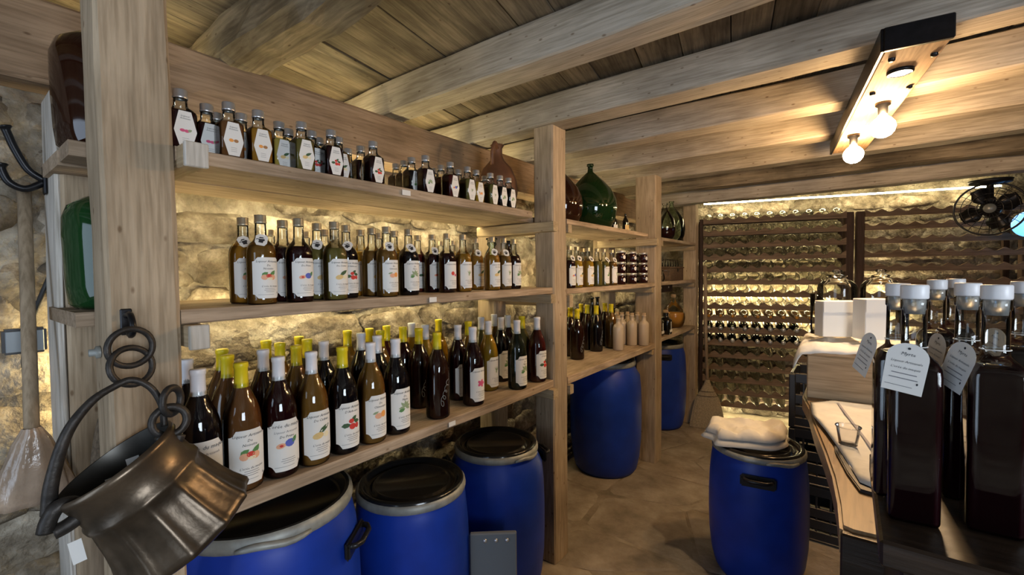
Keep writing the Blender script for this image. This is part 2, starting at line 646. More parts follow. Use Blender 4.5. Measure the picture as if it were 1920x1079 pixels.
def ordinal(n):
    ones = ['', 'first', 'second', 'third', 'fourth', 'fifth', 'sixth', 'seventh', 'eighth', 'ninth', 'tenth', 'eleventh', 'twelfth',
            'thirteenth', 'fourteenth', 'fifteenth', 'sixteenth', 'seventeenth', 'eighteenth', 'nineteenth']
    if n < 20:
        return ones[n]
    tens = {2: 'twent', 3: 'thirt', 4: 'fort'}[n // 10]
    return tens + 'ieth' if n % 10 == 0 else tens + 'y-' + ones[n % 10]


# ------------------------------------------------------------------ the room shell
WX = -1.66            # face of the stone wall behind the shelves
BA = math.radians(15)  # the back wall stands at a slight angle
BU = Vector((math.cos(BA), math.sin(BA), 0))
BN = Vector((-math.sin(BA), math.cos(BA), 0))      # into the back wall
d0 = ray(1318, 500)
B0 = Vector((-0.905, 4.44, 0))
tt = (B0 - CAM).dot(BN) / d0.dot(BN)
BO = CAM + d0 * tt
BO.z = 0                                             # left end of rack front plane


def onback(px, py, depth=0.0):
    d = ray(px, py)
    p = BO + BN * depth
    return CAM + d * ((p - CAM).dot(BN) / d.dot(BN))


def back_local(px, py):
    p = onback(px, py)
    return (p - BO).dot(BU), p.z


def rough_wall(name, w, h, nx, nz, amp, mat, seed, lift=None):
    """grid in local x (width), z (height); rough towards local -y"""
    vs, fs = [], []
    for j in range(nz + 1):
        for i in range(nx + 1):
            x, z = w * i / nx, h * j / nz
            p = Vector((x * 3 + seed, z * 3.6, seed * 2))
            d = noise.fractal(p, 0.75, 2.1, 6) * amp
            vs.append((x, d, z))
    for j in range(nz):
        for i in range(nx):
            a = j * (nx + 1) + i
            fs.append((a, a + 1, a + nx + 2, a + nx + 1))
    return mesh_from(name, vs, fs, mat, True)


def stone_mesh(k):
    bm = bmesh.new()
    bmesh.ops.create_icosphere(bm, subdivisions=3, radius=1)
    for v in bm.verts:
        n = 5.0
        c = v.co.copy()
        r = 1 / ((abs(c.x) ** n + abs(c.y) ** n + abs(c.z) ** n) ** (1 / n))
        c = c * r
        d = 1 + noise.noise(c * 1.4 + Vector((k * 7.1, 3, k))) * 0.24 + noise.noise(c * 3.6 + Vector((k, 9, k * 2.3))) * 0.13 + noise.noise(c * 8.5 + Vector((k * 3, 1, k))) * 0.06
        v.co = c * d
    return bm_mesh(bm, 'stone', 'wall_stone', True)


STONES = [stone_mesh(k) for k in range(7)]


def lay_stones(parent, x0, x1, z0, z1, proud, rng, limit=290):
    z = z0
    n = 0
    while z < z1 - 0.04:
        h = rng.uniform(0.08, 0.17)
        h = min(h, z1 - z)
        x = x0 + rng.uniform(-0.1, 0)
        while x < x1:
            w = rng.uniform(0.13, 0.38)
            if n < limit and rng.random() < 0.93:
                hh = h * rng.uniform(0.8, 1.02)
                obj('stone', rng.choice(STONES), parent,
                    (x + w / 2, 0.02 + rng.uniform(-0.006, 0.012), z + hh / 2),
                    (rng.uniform(-0.05, 0.05), rng.uniform(-0.09, 0.09), rng.choice((0, math.pi)) + rng.uniform(-0.07, 0.07)),
                    (w * 0.47, proud + rng.uniform(0, 0.02), hh * 0.46))
                n += 1
            x += w
        z += h


rng = random.Random(3)
# stone wall behind the shelving: local x runs along -Y.. the wall's local -y faces the room (+X)
wl = structure('wall_left', rough_wall('wall_left', 6.9, 1.93, 400, 120, 0.038, 'mortar', 4.0), (WX - 0.02, -2.1, 0), (0, 0, math.radians(90)))
lay_stones(wl, 2.05, 6.6, 0.0, 1.86, 0.035, rng, 295)
# above the wall plate the masonry steps back to a ledge between the joists
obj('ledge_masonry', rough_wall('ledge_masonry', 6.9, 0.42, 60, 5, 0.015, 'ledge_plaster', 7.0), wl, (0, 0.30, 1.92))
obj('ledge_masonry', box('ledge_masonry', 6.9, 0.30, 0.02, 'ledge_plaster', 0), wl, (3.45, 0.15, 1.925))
wb = structure('wall_back', rough_wall('wall_back', 4.4, 2.3, 110, 60, 0.022, 'mortar', 11.0), BO + BN * 0.30 - BU * 0.62, (0, 0, BA))
lay_stones(wb, 0.45, 3.9, 0.0, 2.08, 0.03, rng, 230)
wr = structure('wall_right')
for (ya, yb, za, zb) in ((-2.3, -1.10, 0, 2.3), (0.20, 5.9, 0, 2.3), (-1.10, 0.20, 0, 0.95), (-1.10, 0.20, 1.95, 2.3)):
    obj('masonry', box('masonry', 0.25, yb - ya, zb - za, 'plaster', 0), wr, (2.375, (ya + yb) / 2, (za + zb) / 2))
wn = structure('window_1', None, (2.27, -0.45, 0.95))
for (nm, sy, sz, oy, oz) in (('frame_side', 0.06, 1.0, -0.62, 0.5), ('frame_side', 0.06, 1.0, 0.62, 0.5), ('frame_rail', 1.18, 0.06, 0, 0.03), ('frame_rail', 1.18, 0.06, 0, 0.97)):
    obj(nm, box(nm, 0.05, sy, sz, 'post_wood', 0.003), wn, (0, oy, oz))
# wall behind the viewer: two piers and a lintel around the doorway
wf = structure('wall_front')
for (xa, xb, za, zb) in ((-1.95, -1.32, 0, 2.3), (-0.08, 2.4, 0, 2.3), (-1.32, -0.08, 2.08, 2.3)):
    obj('masonry', box('masonry', xb - xa, 0.3, zb - za, 'plaster', 0), wf, ((xa + xb) / 2, -2.15, (za + zb) / 2))

# floor: beaten earth with worn flagstones
fv, ff = [], []
NX, NY = 60, 110
for j in range(NY + 1):
    for i in range(NX + 1):
        x, y = -2.0 + 4.4 * i / NX, -2.4 + 8.4 * j / NY
        fv.append((x, y, -0.005 + noise.fractal(Vector((x * 4, y * 4, 3)), 0.9, 2, 3) * 0.004))
for j in range(NY):
    for i in range(NX):
        a = j * (NX + 1) + i
        ff.append((a, a + 1, a + NX + 2, a + NX + 1))
floor = structure('floor', mesh_from('floor', fv, ff, 'floor_earth', True))
rg = random.Random(21)
gx, gy = {}, {}
CXN, CYN = 8, 13


def fpt(i, j):
    r = random.Random(i * 131 + j * 17 + 5)
    return (-1.75 + i * 0.46 + r.uniform(-0.13, 0.13) + (0.2 if j % 2 else 0), 0.2 + j * 0.40 + r.uniform(-0.08, 0.08))


for j in range(CYN):
    for i in range(CXN):
        q = [fpt(i, j), fpt(i + 1, j), fpt(i + 1, j + 1), fpt(i, j + 1)]
        cx = sum(p[0] for p in q) / 4
        cy = sum(p[1] for p in q) / 4
        if rg.random() < 0.12:
            continue
        pts = []
        for k in range(4):
            a, b_ = q[k], q[(k + 1) % 4]
            for t in (0.08, 0.36, 0.64, 0.92):
                x = a[0] + (b_[0] - a[0]) * t
                y = a[1] + (b_[1] - a[1]) * t
                s = 0.982 + rg.uniform(-0.02, 0.012)
                pts.append(((x - cx) * s, (y - cy) * s))
        top = rg.uniform(-0.003, 0.0)
        vs = [(x, y, -0.03) for x, y in pts] + [(x * 0.99, y * 0.99, top - 0.003) for x, y in pts] + [(x * 0.9, y * 0.9, top) for x, y in pts]
        n = len(pts)
        fs = []
        for l in range(2):
            for k in range(n):
                t = (k + 1) % n
                fs.append((l * n + k, l * n + t, (l + 1) * n + t, (l + 1) * n + k))
        fs.append(tuple(range(2 * n, 3 * n)))
        obj('flagstone', mesh_from('flagstone', vs, fs, 'flag_stone', False), floor, (cx, cy, 0))

# ceiling: boards over sawn joists
ceil = structure('ceiling', box('ceiling', 4.6, 8.4, 0.04, 'rack_upright_wood', 0), (0.2, 1.8, 2.32))
ang = math.radians(11)
x = -3.0
while x < 3.3:
    w = rng.uniform(0.12, 0.21)
    me = sawn('ceiling_board', w - 0.005, 7.4, 0.026, 'plank_wood', 1, rng.random() * 90, 0.0015, 20, 0.003, 0.002)
    o = obj('ceiling_board', me, ceil, (0, 0, 0))
    o.rotation_euler = (0, 0, ang)
    o.location = Vector((x + w / 2, 0, 0)) * 1.0 + Vector((-0.2 - math.sin(ang) * 0.0, 0.0, -0.075 + rng.uniform(-0.004, 0.004)))
    x += w * 1.0
JOISTS = [(-1.45, 0.13), (-0.93, 0.13), (-0.42, 0.13), (1.215, 0.125), (1.75, 0.13), (2.27, 0.13), (2.80, 0.13), (3.32, 0.13)]
for (y0, w) in JOISTS:
    timber('joist', ceil, -2.02, 2.2, y0, y0 + w, 2.09, 2.222, 'joist_wood', 0, 0.004, 0.012, 0.006, 26)
for ch in [c for c in ceil.children if c.name.startswith('joist')]:
    ch.location -= Vector((0.2, 1.8, 2.32))
lg = sawn('old_beam', 4.1, 0.155, 0.16, 'old_log_wood', 0, 5.0, 0.022, 40, 0.02, 0.03)
obj('joist', lg, ceil, Vector((0.1, 0.655, 2.145)) - Vector((0.2, 1.8, 2.32)))
obj('joist', sawn('back_joist', 4.2, 0.14, 0.16, 'joist_wood', 0, 8.0, 0.006, 26, 0.012, 0.01), ceil, Vector((0.1, 4.02, 2.06)) - Vector((0.2, 1.8, 2.32)), (0, 0, math.radians(-2)))
obj('joist', sawn('mid_joist', 4.2, 0.14, 0.15, 'old_log_wood', 0, 9.0, 0.010, 26, 0.015, 0.012), ceil, Vector((0.1, 3.80, 2.13)) - Vector((0.2, 1.8, 2.32)))

# wall plate carrying the joists, plus lit ledge behind it
plate = obj('wall_plate', sawn('wall_plate', 0.14, 6.5, 0.205, 'plate_wood', 1, 3.0, 0.006, 40, 0.012, 0.01))
plate.parent = wl
plate.matrix_parent_inverse = Matrix.Identity(4)
mw = Matrix.Translation((WX + 0.02, 1.2, 1.975))
plate.matrix_basis = (Matrix.Translation(wl.location) @ Matrix.Rotation(math.radians(90), 4, 'Z')).inverted() @ mw


def led(name, label, x0, x1, y0, y1, z0, z1, mat='led', rot=None, loc=None):
    me = box(name, x1 - x0, y1 - y0, z1 - z0, mat, 0)
    o = obj(name, me, None, loc or ((x0 + x1) / 2, (y0 + y1) / 2, (z0 + z1) / 2), rot or (0, 0, 0))
    return tag(o, label, 'light strip', 'warm light strips')


# ------------------------------------------------------------------ shelving
SH = thing('wooden_shelving', 'long rough-sawn wooden shelving with square posts along the stone wall', 'shelving', (-1.3, 2.2, 0))


def tm(name, x0, x1, y0, y1, z0, z1, mat, axis, **k):
    o = timber(name, SH, x0, x1, y0, y1, z0, z1, mat, axis, **k)
    o.location -= SH.location
    return o


ZT, ZM, ZL = 1.668, 1.33, 0.893
# front posts
for (y0, y1, x0) in ((0.197, 0.312, -1.2), (1.768, 1.893, -1.205), (3.15, 3.28, -1.25), (4.20, 4.29, -1.21)):
    tm('post', x0, -1.098, y0, y1, 0.0, 2.088, 'post_wood', 2, amp=0.003, wob=0.006, bevel=0.007)
# back posts
for (y0, y1, x0, x1) in ((0.19, 0.31, -1.60, -1.44), (1.80, 1.90, -1.60, -1.48), (3.16, 3.28, -1.60, -1.46)):
    tm('back_post', x0, x1, y0, y1, 0.0, 1.85, 'post_wood', 2, amp=0.003, wob=0.004)
# shelf boards: three bays, each board on bearers fixed to the posts
XB = -1.525
for (y0, y1, zt, th, xf) in ((0.172, 1.60, ZT, 0.030, -1.10), (0.172, 1.765, ZM, 0.030, -1.10), (0.24, 1.765, ZL, 0.034, -1.10),
                             (1.90, 3.0, 1.662, 0.026, -1.10), (1.898, 3.149, 1.318, 0.028, -1.10), (1.898, 3.149, 0.882, 0.038, -1.10),
                             (3.285, 4.20, 1.652, 0.024, -1.10), (3.285, 4.20, 1.322, 0.026, -1.10), (3.285, 4.20, 0.905, 0.03, -1.10)):
    if (y0, zt) in ((0.172, ZT), (0.172, ZM), (0.24, ZL), (1.898, 0.882)):
        # two boards side by side
        xm = (xf + XB) / 2 + random.uniform(-0.02, 0.02)
        yy = 0.315 if zt != ZL else y0
        tm('shelf_board', xm + 0.002, xf, 0.314, y1, zt - th, zt, 'shelf_wood', 1, amp=0.0018, wob=0.003, bevel=0.003) if zt != 0.882 else tm('shelf_board', xm + 0.002, xf, y0, y1, zt - th, zt, 'shelf_wood', 1, amp=0.0018, wob=0.003, bevel=0.003)
        tm('shelf_board', XB, xm - 0.002, y0, y1, zt - th, zt, 'shelf_wood', 1, amp=0.0018, wob=0.003, bevel=0.003)
    else:
        tm('shelf_board', XB, xf, y0, y1, zt - th, zt, 'shelf_wood', 1, amp=0.0018, wob=0.003, bevel=0.003)
# short shelf ends that pass the first post
tm('shelf_end', -1.30, -1.205, 0.172, 0.315, ZT - 0.03, ZT, 'shelf_wood', 1, amp=0.001, wob=0.001, bevel=0.003, n=3)
tm('shelf_end', -1.30, -1.205, 0.172, 0.315, ZM - 0.03, ZM, 'shelf_wood', 1, amp=0.001, wob=0.001, bevel=0.003, n=3)
tm('shelf_end', -1.525, -1.215, 1.603, 1.897, ZT - 0.028, ZT, 'shelf_wood', 1, amp=0.001, wob=0.001, bevel=0.003, n=4)
# bearers
for (ya, yb, z1, hh, x1) in ((0.316, 0.356, ZT - 0.0, 0.046, -1.065), (0.316, 0.350, ZM - 0.032, 0.046, -1.07),
                             (1.725, 1.766, ZT - 0.034, 0.045, -1.07), (1.725, 1.766, ZM - 0.032, 0.04, -1.085), (1.725, 1.766, ZL - 0.036, 0.045, -1.075),
                             (1.896, 1.93, 1.635, 0.04, -1.09), (1.896, 1.93, 1.288, 0.06, -1.085), (1.896, 1.93, 0.842, 0.045, -1.085),
                             (3.11, 3.148, 1.634, 0.05, -1.075), (3.11, 3.148, 1.288, 0.04, -1.11), (3.11, 3.148, 0.842, 0.04, -1.11),
                             (3.283, 3.32, 1.627, 0.04, -1.10), (4.16, 4.198, 1.627, 0.04, -1.10), (4.16, 4.198, 1.294, 0.04, -1.10), (4.16, 4.198, 0.874, 0.04, -1.10)):
    tm('bearer', XB - 0.01, x1, ya, yb, z1 - hh, z1, 'bearer_wood', 0, amp=0.001, wob=0.002, bevel=0.003, n=5)
# pale end grain blocks
o = obj('end_block', box('end_block', 0.012, 0.042, 0.05, 'pale_end_daylit_wood', 0.002), SH, Vector((-1.058, 0.337, ZT - 0.022)) - SH.location)
obj('end_block', box('end_block', 0.012, 0.036, 0.05, 'pale_end_daylit_wood', 0.002), SH, Vector((-1.062, 0.333, ZM - 0.056)) - SH.location)
obj('bolt', lathe('bolt', [(0.012, 0), (0.012, 0.006), (0.007, 0.008), (0.007, 0.016), (0, 0.017)], 'galvanised', 8), SH, Vector((-1.15, 0.196, 1.255)) - SH.location, (math.radians(90), 0, 0))
# light strips tucked behind the shelf boards
LEDX = -1.545
led('light_strip', 'warm light strip behind the top shelf of the nearest bay', LEDX - 0.006, LEDX + 0.006, 0.33, 1.74, ZT - 0.017, ZT - 0.007)
led('light_strip', 'warm light strip behind the middle shelf of the nearest bay', LEDX - 0.006, LEDX + 0.006, 0.32, 1.74, ZM - 0.017, ZM - 0.007)
led('light_strip', 'warm light strip behind the top shelf of the second bay', LEDX - 0.006, LEDX + 0.006, 1.95, 3.10, 1.645, 1.653, 'led_back')
led('light_strip', 'warm light strip behind the middle shelf of the second bay', LEDX - 0.006, LEDX + 0.006, 1.95, 3.10, 1.302, 1.310, 'led_back')
led('light_strip', 'warm light strip behind the top shelf of the farthest bay', LEDX - 0.006, LEDX + 0.006, 3.34, 4.1, 1.637, 1.645, 'led_back')
led('light_strip', 'warm light strip behind the middle shelf of the farthest bay', LEDX - 0.006, LEDX + 0.006, 3.34, 4.1, 1.306, 1.314, 'led_back')
led('light_strip', 'added hidden strip behind the first back post for warm glow on the wall', -1.622, -1.610, 0.215, 0.235, 1.0, 1.30, 'led_back')  # added upright strip, hidden by the post, to warm the left wall
led('light_strip', 'warm light strip lying along the wall plate under the ceiling boards', WX - 0.115, WX - 0.10, 0.0, 4.0, 2.079, 2.087, 'led_back')

# ------------------------------------------------------------------ print on labels
TXT = {}


def text_geo(body, size, shear=0.0):
    key = (body, size, shear)
    if key in TXT:
        return TXT[key]
    c = bpy.data.curves.new('text', 'FONT')
    c.body, c.size, c.shear = body, size, shear
    c.align_x, c.align_y = 'CENTER', 'CENTER'
    c.resolution_u = 1
    o = bpy.data.objects.new('text', c)
    COL.objects.link(o)
    dg = bpy.context.evaluated_depsgraph_get()
    me = bpy.data.meshes.new_from_object(o.evaluated_get(dg))
    vs = [(v.co.x, v.co.y) for v in me.vertices]
    fs = [tuple(p.vertices) for p in me.polygons]
    bpy.data.objects.remove(o)
    bpy.data.curves.remove(c)
    bpy.data.meshes.remove(me)
    TXT[key] = (vs, fs)
    return TXT[key]


class Print:
    """flat artwork in (u, v) collected as faces with an ink each and bent onto a cylinder (R) or kept flat"""

    def __init__(self):
        self.v, self.f, self.m, self.names = [], [], [], []
        self.layer = 0

    def ink(self, n):
        if n not in self.names:
            self.names.append(n)
        return self.names.index(n)

    def poly(self, pts, ink, lift=None):
        self.layer += 1
        l = self.layer if lift is None else lift
        st = len(self.v)
        cu = sum(p[0] for p in pts) / len(pts)
        cv = sum(p[1] for p in pts) / len(pts)
        self.v.append((cu, cv, l))
        for p in pts:
            self.v.append((p[0], p[1], l))
        n = len(pts)
        for k in range(n):
            self.f.append((st, st + 1 + k, st + 1 + (k + 1) % n))
            self.m.append(self.ink(ink))

    def blob(self, cu, cv, ru, rv, ink, rot=0.0, n=10):
        c, s = math.cos(rot), math.sin(rot)
        self.poly([(cu + ru * math.cos(a) * c - rv * math.sin(a) * s, cv + ru * math.cos(a) * s + rv * math.sin(a) * c)
                   for a in [2 * math.pi * k / n for k in range(n)]], ink)

    def leaf(self, cu, cv, l, w, ink, rot):
        c, s = math.cos(rot), math.sin(rot)
        pts = [(-l, 0), (-l * 0.4, w), (l * 0.3, w * 0.9), (l, 0), (l * 0.3, -w * 0.9), (-l * 0.4, -w)]
        self.poly([(cu + x * c - y * s, cv + x * s + y * c) for x, y in pts], ink)

    def bar(self, cu, cv, w, h, ink):
        n = max(1, int(w / 0.006))
        st = len(self.v)
        for k in range(n + 1):
            u = cu - w / 2 + w * k / n
            self.v += [(u, cv - h / 2, 1), (u, cv + h / 2, 1)]
        for k in range(n):
            a = st + 2 * k
            self.f.append((a, a + 2, a + 3, a + 1))
            self.m.append(self.ink(ink))

    def text(self, body, cu, cv, size, ink='ink', shear=0.25):
        vs, fs = text_geo(body, size, shear)
        st = len(self.v)
        self.v += [(cu + x, cv + y, 2) for x, y in vs]
        for f in fs:
            self.f.append(tuple(st + k for k in f))
            self.m.append(self.ink(ink))

    def mesh(self, name, R=None, base=0.0013, step=0.00004, flat_x=0.0):
        out = []
        for (u, v, l) in self.v:
            h = base + step * l
            if R:
                a = u / R
                out.append(((R + h) * math.cos(a), (R + h) * math.sin(a), v))
            else:
                out.append((flat_x + h, u, v))
        return mesh_from(name, out, self.f, None, False, self.names, self.m)


def fruit(P, kind, v0, s):
    """small printed fruit picture centred at height v0"""
    if kind == 'hazelnut':
        P.leaf(-0.010 * s, v0 + 0.006 * s, 0.010 * s, 0.006 * s, 'ink_green', 0.6)
        P.leaf(0.012 * s, v0 + 0.008 * s, 0.012 * s, 0.006 * s, 'ink_green', 0.9)
        P.blob(-0.011 * s, v0 - 0.003 * s, 0.009 * s, 0.008 * s, 'ink_peach')
        P.blob(0.012 * s, v0 - 0.003 * s, 0.008 * s, 0.008 * s, 'ink_peach')
        P.blob(0.001 * s, v0 + 0.001 * s, 0.008 * s, 0.006 * s, 'ink_red')
        P.blob(0.003 * s, v0 - 0.007 * s, 0.008 * s, 0.004 * s, 'ink_cream')
    elif kind == 'plum':
        P.leaf(0.017 * s, v0 + 0.006 * s, 0.009 * s, 0.005 * s, 'ink_green', 1.0)
        P.blob(0.006 * s, v0, 0.011 * s, 0.009 * s, 'ink_blue')
        P.blob(-0.013 * s, v0 - 0.004 * s, 0.010 * s, 0.006 * s, 'ink_peach', 0.2)
        P.blob(-0.012 * s, v0 - 0.004 * s, 0.004 * s, 0.003 * s, 'ink_red')
    elif kind == 'citron':
        P.leaf(0.008 * s, v0 + 0.009 * s, 0.017 * s, 0.006 * s, 'ink_leaf', 0.5)
        P.blob(-0.008 * s, v0 - 0.006 * s, 0.013 * s, 0.008 * s, 'ink_sand', 0.2)
        P.blob(0.012 * s, v0 - 0.006 * s, 0.008 * s, 0.007 * s, 'ink_cream')
    elif kind == 'arbutus':
        P.leaf(-0.015 * s, v0 - 0.004 * s, 0.012 * s, 0.006 * s, 'ink_leaf', 0.1)
        P.leaf(0.006 * s, v0 + 0.012 * s, 0.009 * s, 0.005 * s, 'ink_leaf', 0.7)
        P.leaf(0.014 * s, v0 + 0.003 * s, 0.010 * s, 0.005 * s, 'ink_leaf', -0.2)
        P.blob(-0.002 * s, v0 + 0.006 * s, 0.007 * s, 0.006 * s, 'ink_red')
        P.blob(0.001 * s, v0 - 0.008 * s, 0.009 * s, 0.008 * s, 'ink_red')
        P.blob(0.014 * s, v0 - 0.008 * s, 0.006 * s, 0.007 * s, 'ink_red')
    elif kind == 'clementine':
        P.leaf(-0.014 * s, v0 + 0.006 * s, 0.009 * s, 0.003 * s, 'ink_sage', 0.3)
        P.blob(-0.006 * s, v0 - 0.003 * s, 0.011 * s, 0.008 * s, 'ink_peach')
        P.blob(0.009 * s, v0, 0.009 * s, 0.009 * s, 'ink_orange')
    elif kind == 'myrtle':
        for a in (-0.4, 0.2, 0.9, 1.5, 2.3, 3.3):
            P.leaf(0.010 * s * math.cos(a), v0 + 0.009 * s * math.sin(a), 0.010 * s, 0.004 * s, 'ink_sage', a)
        P.leaf(-0.010 * s, v0 - 0.008 * s, 0.010 * s, 0.005 * s, 'ink_green', 0.3)
    elif kind == 'pink':
        for a in range(5):
            P.blob(0.008 * s * math.cos(a * 1.26), v0 + 0.006 * s * math.sin(a * 1.26), 0.008 * s, 0.005 * s, 'ink_pink', a * 1.26)
    elif kind == 'pomegranate':
        P.blob(-0.004 * s, v0 + 0.003 * s, 0.009 * s, 0.009 * s, 'ink_red')
        P.blob(0.011 * s, v0 - 0.005 * s, 0.007 * s, 0.006 * s, 'ink_pink')
    elif kind == 'grass':
        for a in (1.0, 1.3, 1.7, 2.1, 0.6):
            P.leaf(0.006 * s * math.cos(a), v0 + 0.004 * s * math.sin(a), 0.014 * s, 0.0016 * s, 'ink_sage', a)
    elif kind == 'raspberry':
        P.blob(-0.010 * s, v0, 0.009 * s, 0.006 * s, 'ink_pink')
        P.blob(0.004 * s, v0 - 0.001 * s, 0.009 * s, 0.006 * s, 'ink_pink')
        P.leaf(0.014 * s, v0 + 0.002 * s, 0.008 * s, 0.005 * s, 'ink_sage', 0.5)
    elif kind == 'nut':
        P.blob(-0.009 * s, v0, 0.009 * s, 0.007 * s, 'ink_orange')
        P.blob(0.009 * s, v0, 0.009 * s, 0.007 * s, 'ink_brown')


NAMES = {'hazelnut': ('De', 'Noisette'), 'plum': ('De Prune', None), 'citron': ('Du C\u00e9drat', None), 'arbutus': ("D'Arbouse", None),
         'clementine': ('De', 'Cl\u00e9mentine'), 'myrtle': ('De', 'Myrte')}
NOTCH = {}


def curved_label(R, w, z0, z1, c, n=22):
    vs, fs = [], []
    for k in range(n + 1):
        # finer steps near the notched corners
        t = k / n
        u = -w / 2 + w * t
        du = min(u + w / 2, w / 2 - u)
        nt = math.sqrt(max(0, c * c - du * du)) if du < c else 0.0
        a = u / R
        r = R + 0.0007
        vs += [(r * math.cos(a), r * math.sin(a), z0 + nt), (r * math.cos(a), r * math.sin(a), z1 - nt)]
    for k in range(n):
        a = 2 * k
        fs.append((a, a + 2, a + 3, a + 1))
    return mesh_from('label', vs, fs, 'paper', True)


PCACHE = {}


def print_mesh(key, R, z0, z1, kind, head, sc):
    k = (key, kind, head)
    if k in PCACHE:
        return PCACHE[k]
    P = Print()
    H = z1 - z0
    y = z1 - 0.10 * H
    if head:
        P.text("L'or\u00e9e du maquis", 0.0, y - 0.01 * H, 0.0115 * sc)
        y -= 0.13 * H
        P.text('Liqueur Artisanale', 0.0, y, 0.0075 * sc, 'ink_grey')
    else:
        P.text('Liqueur Artisanale', 0.0, y, 0.0092 * sc)
    nm = NAMES.get(kind)
    if nm and not (head and kind == 'black'):
        P.text(nm[0], 0, y - 0.095 * H, 0.0085 * sc)
        if nm[1]:
            P.text(nm[1], 0, y - 0.175 * H, 0.0085 * sc)
    fruit(P, kind, z0 + 0.54 * H, sc * 1.05)
    if not head:
        P.text("L'or\u00e9e du maquis", 0.004, z0 + 0.295 * H, 0.0072 * sc)
    for q, ww in ((0.24, 0.03), (0.20, 0.034), (0.16, 0.026)):
        P.bar(0.003, z0 + q * H, ww * sc, 0.0011 * sc, 'ink_grey')
    P.bar(-0.006, z0 + 0.09 * H, 0.045 * sc, 0.0008 * sc, 'ink_grey')
    P.bar(0.030 * sc, z0 + 0.13 * H, 0.0022 * sc, 0.005 * sc, 'ink')
    me = P.mesh('label_print', R)
    PCACHE[k] = me
    return me


# ------------------------------------------------------------------ bottles
GEO = {}


def geo(key, fn):
    if key not in GEO:
        GEO[key] = fn()
    return GEO[key]


def clip_profile(prof, zmax, shrink):
    out = []
    for i, (r, z, *q) in enumerate(prof):
        if z > zmax:
            r0, z0 = prof[i - 1][0], prof[i - 1][1]
            t = (zmax - z0) / (z - z0)
            rr = r0 + (r - r0) * t
            out.append((max(rr - shrink, 0.0005), zmax, *q))
            out.append((0.0, zmax, *q))
            break
        out.append((max(r - shrink, 0.0) if r > 0 else 0.0, z + (shrink if z < 0.004 else 0), *q))
    return out


P75 = [(0, 0.004), (0.028, 0.002), (0.0380, 0.0005), (0.0412, 0.005), (0.0420, 0.016), (0.0420, 0.152), (0.0410, 0.168), (0.0378, 0.186), (0.0322, 0.204),
       (0.0255, 0.219), (0.0195, 0.233), (0.0157, 0.246), (0.0140, 0.262), (0.0138, 0.288), (0.0150, 0.290), (0.0150, 0.297), (0.0138, 0.298), (0, 0.298)]
PCAP = [(0.0165, 0.236), (0.0158, 0.243), (0.0152, 0.252), (0.0147, 0.262), (0.0146, 0.286), (0.0160, 0.2885), (0.0160, 0.2975), (0.0150, 0.2995), (0, 0.2995)]
P50 = [(0, 0.004), (0.022, 0.002), (0.0300, 0.0005), (0.0325, 0.004), (0.0328, 0.012), (0.0328, 0.121), (0.0319, 0.131), (0.0290, 0.140), (0.0238, 0.148),
       (0.0176, 0.154), (0.0142, 0.160), (0.0129, 0.169), (0.0122, 0.198), (0.0122, 0.204), (0.0118, 0.206), (0, 0.206)]
P20 = [(0, 0.003, 1), (0.017, 0.001, 1), (0.0220, 0.0005, 1), (0.0238, 0.003, 1), (0.0238, 0.072, 1), (0.0228, 0.077, 0.8), (0.0178, 0.084, 0.4), (0.0138, 0.088, 0.1),
       (0.0126, 0.094, 0), (0.0123, 0.110, 0), (0.0123, 0.113, 0), (0, 0.113, 0)]
COLN = {'black': 'near-black', 'darkred': 'dark red', 'red': 'red', 'maroon': 'dark brown', 'brown': 'cloudy brown', 'amber': 'amber', 'gold': 'golden',
        'olive': 'olive', 'yellow': 'pale yellow', 'honey': 'honey brown', 'clear': 'clear', 'greenblack': 'dark green'}
KINDN = {'hazelnut': 'hazelnut', 'plum': 'plum', 'citron': 'citron', 'arbutus': 'red berry', 'clementine': 'clementine', 'myrtle': 'green leaf', 'pink': 'pink flower',
         'pomegranate': 'pomegranate', 'grass': 'green stalk', 'raspberry': 'raspberry', 'nut': 'nut', 'black': 'white'}


def big_bottle(x, y, z, cap, liq, kind, head, engraved, label, group, fill=0.246):
    t = thing('liqueur_bottle', label, 'bottle', (x, y, z), 0, group)
    t.rotation_euler = (0, 0, random.uniform(-0.06, 0.06))
    obj('glass', geo('g75', lambda: lathe('glass', P75[:-1], 'clear_glass', 28)), t)
    obj('liquid', geo(('l75', liq, fill), lambda: lathe('liquid', clip_profile(P75, fill, 0.0012), 'liq_' + liq, 28)), t)
    obj('capsule', geo(('c75', cap), lambda: lathe('capsule', PCAP, 'cap_' + cap, 20)), t)
    if kind:
        lb = obj('label', geo('lab75', lambda: curved_label(0.0420, 0.090, 0.018, 0.146, 0.015, 26)), t)
        obj('label_print', print_mesh('75', 0.0420, 0.018, 0.146, kind, head, 1.06), lb)
    if engraved:
        obj('engraving', geo('eng75', engraving_mesh), t)
    return t


def engraving_mesh():
    # looping white script running up the glass
    pts = []
    for k in range(60):
        s = k / 59
        u = -0.020 + 0.03 * s + 0.007 * math.sin(s * 26)
        v = 0.05 + 0.085 * s + 0.013 * math.cos(s * 26) * (1.2 - s)
        a = u / 0.0420
        pts.append((0.0425 * math.cos(a), 0.0425 * math.sin(a), v))
    return tube('engraving', pts, 0.0006, 'engraving', 4)


def tag_mesh():
    P = Print()
    P.poly([(-0.006, -0.012), (0.006, -0.012), (0.0095, -0.006), (0.0095, 0.008), (0.005, 0.013), (-0.005, 0.013), (-0.0095, 0.008), (-0.0095, -0.006)], 'paper')
    return P.mesh('neck_tag', None, 0.0, 0.0)


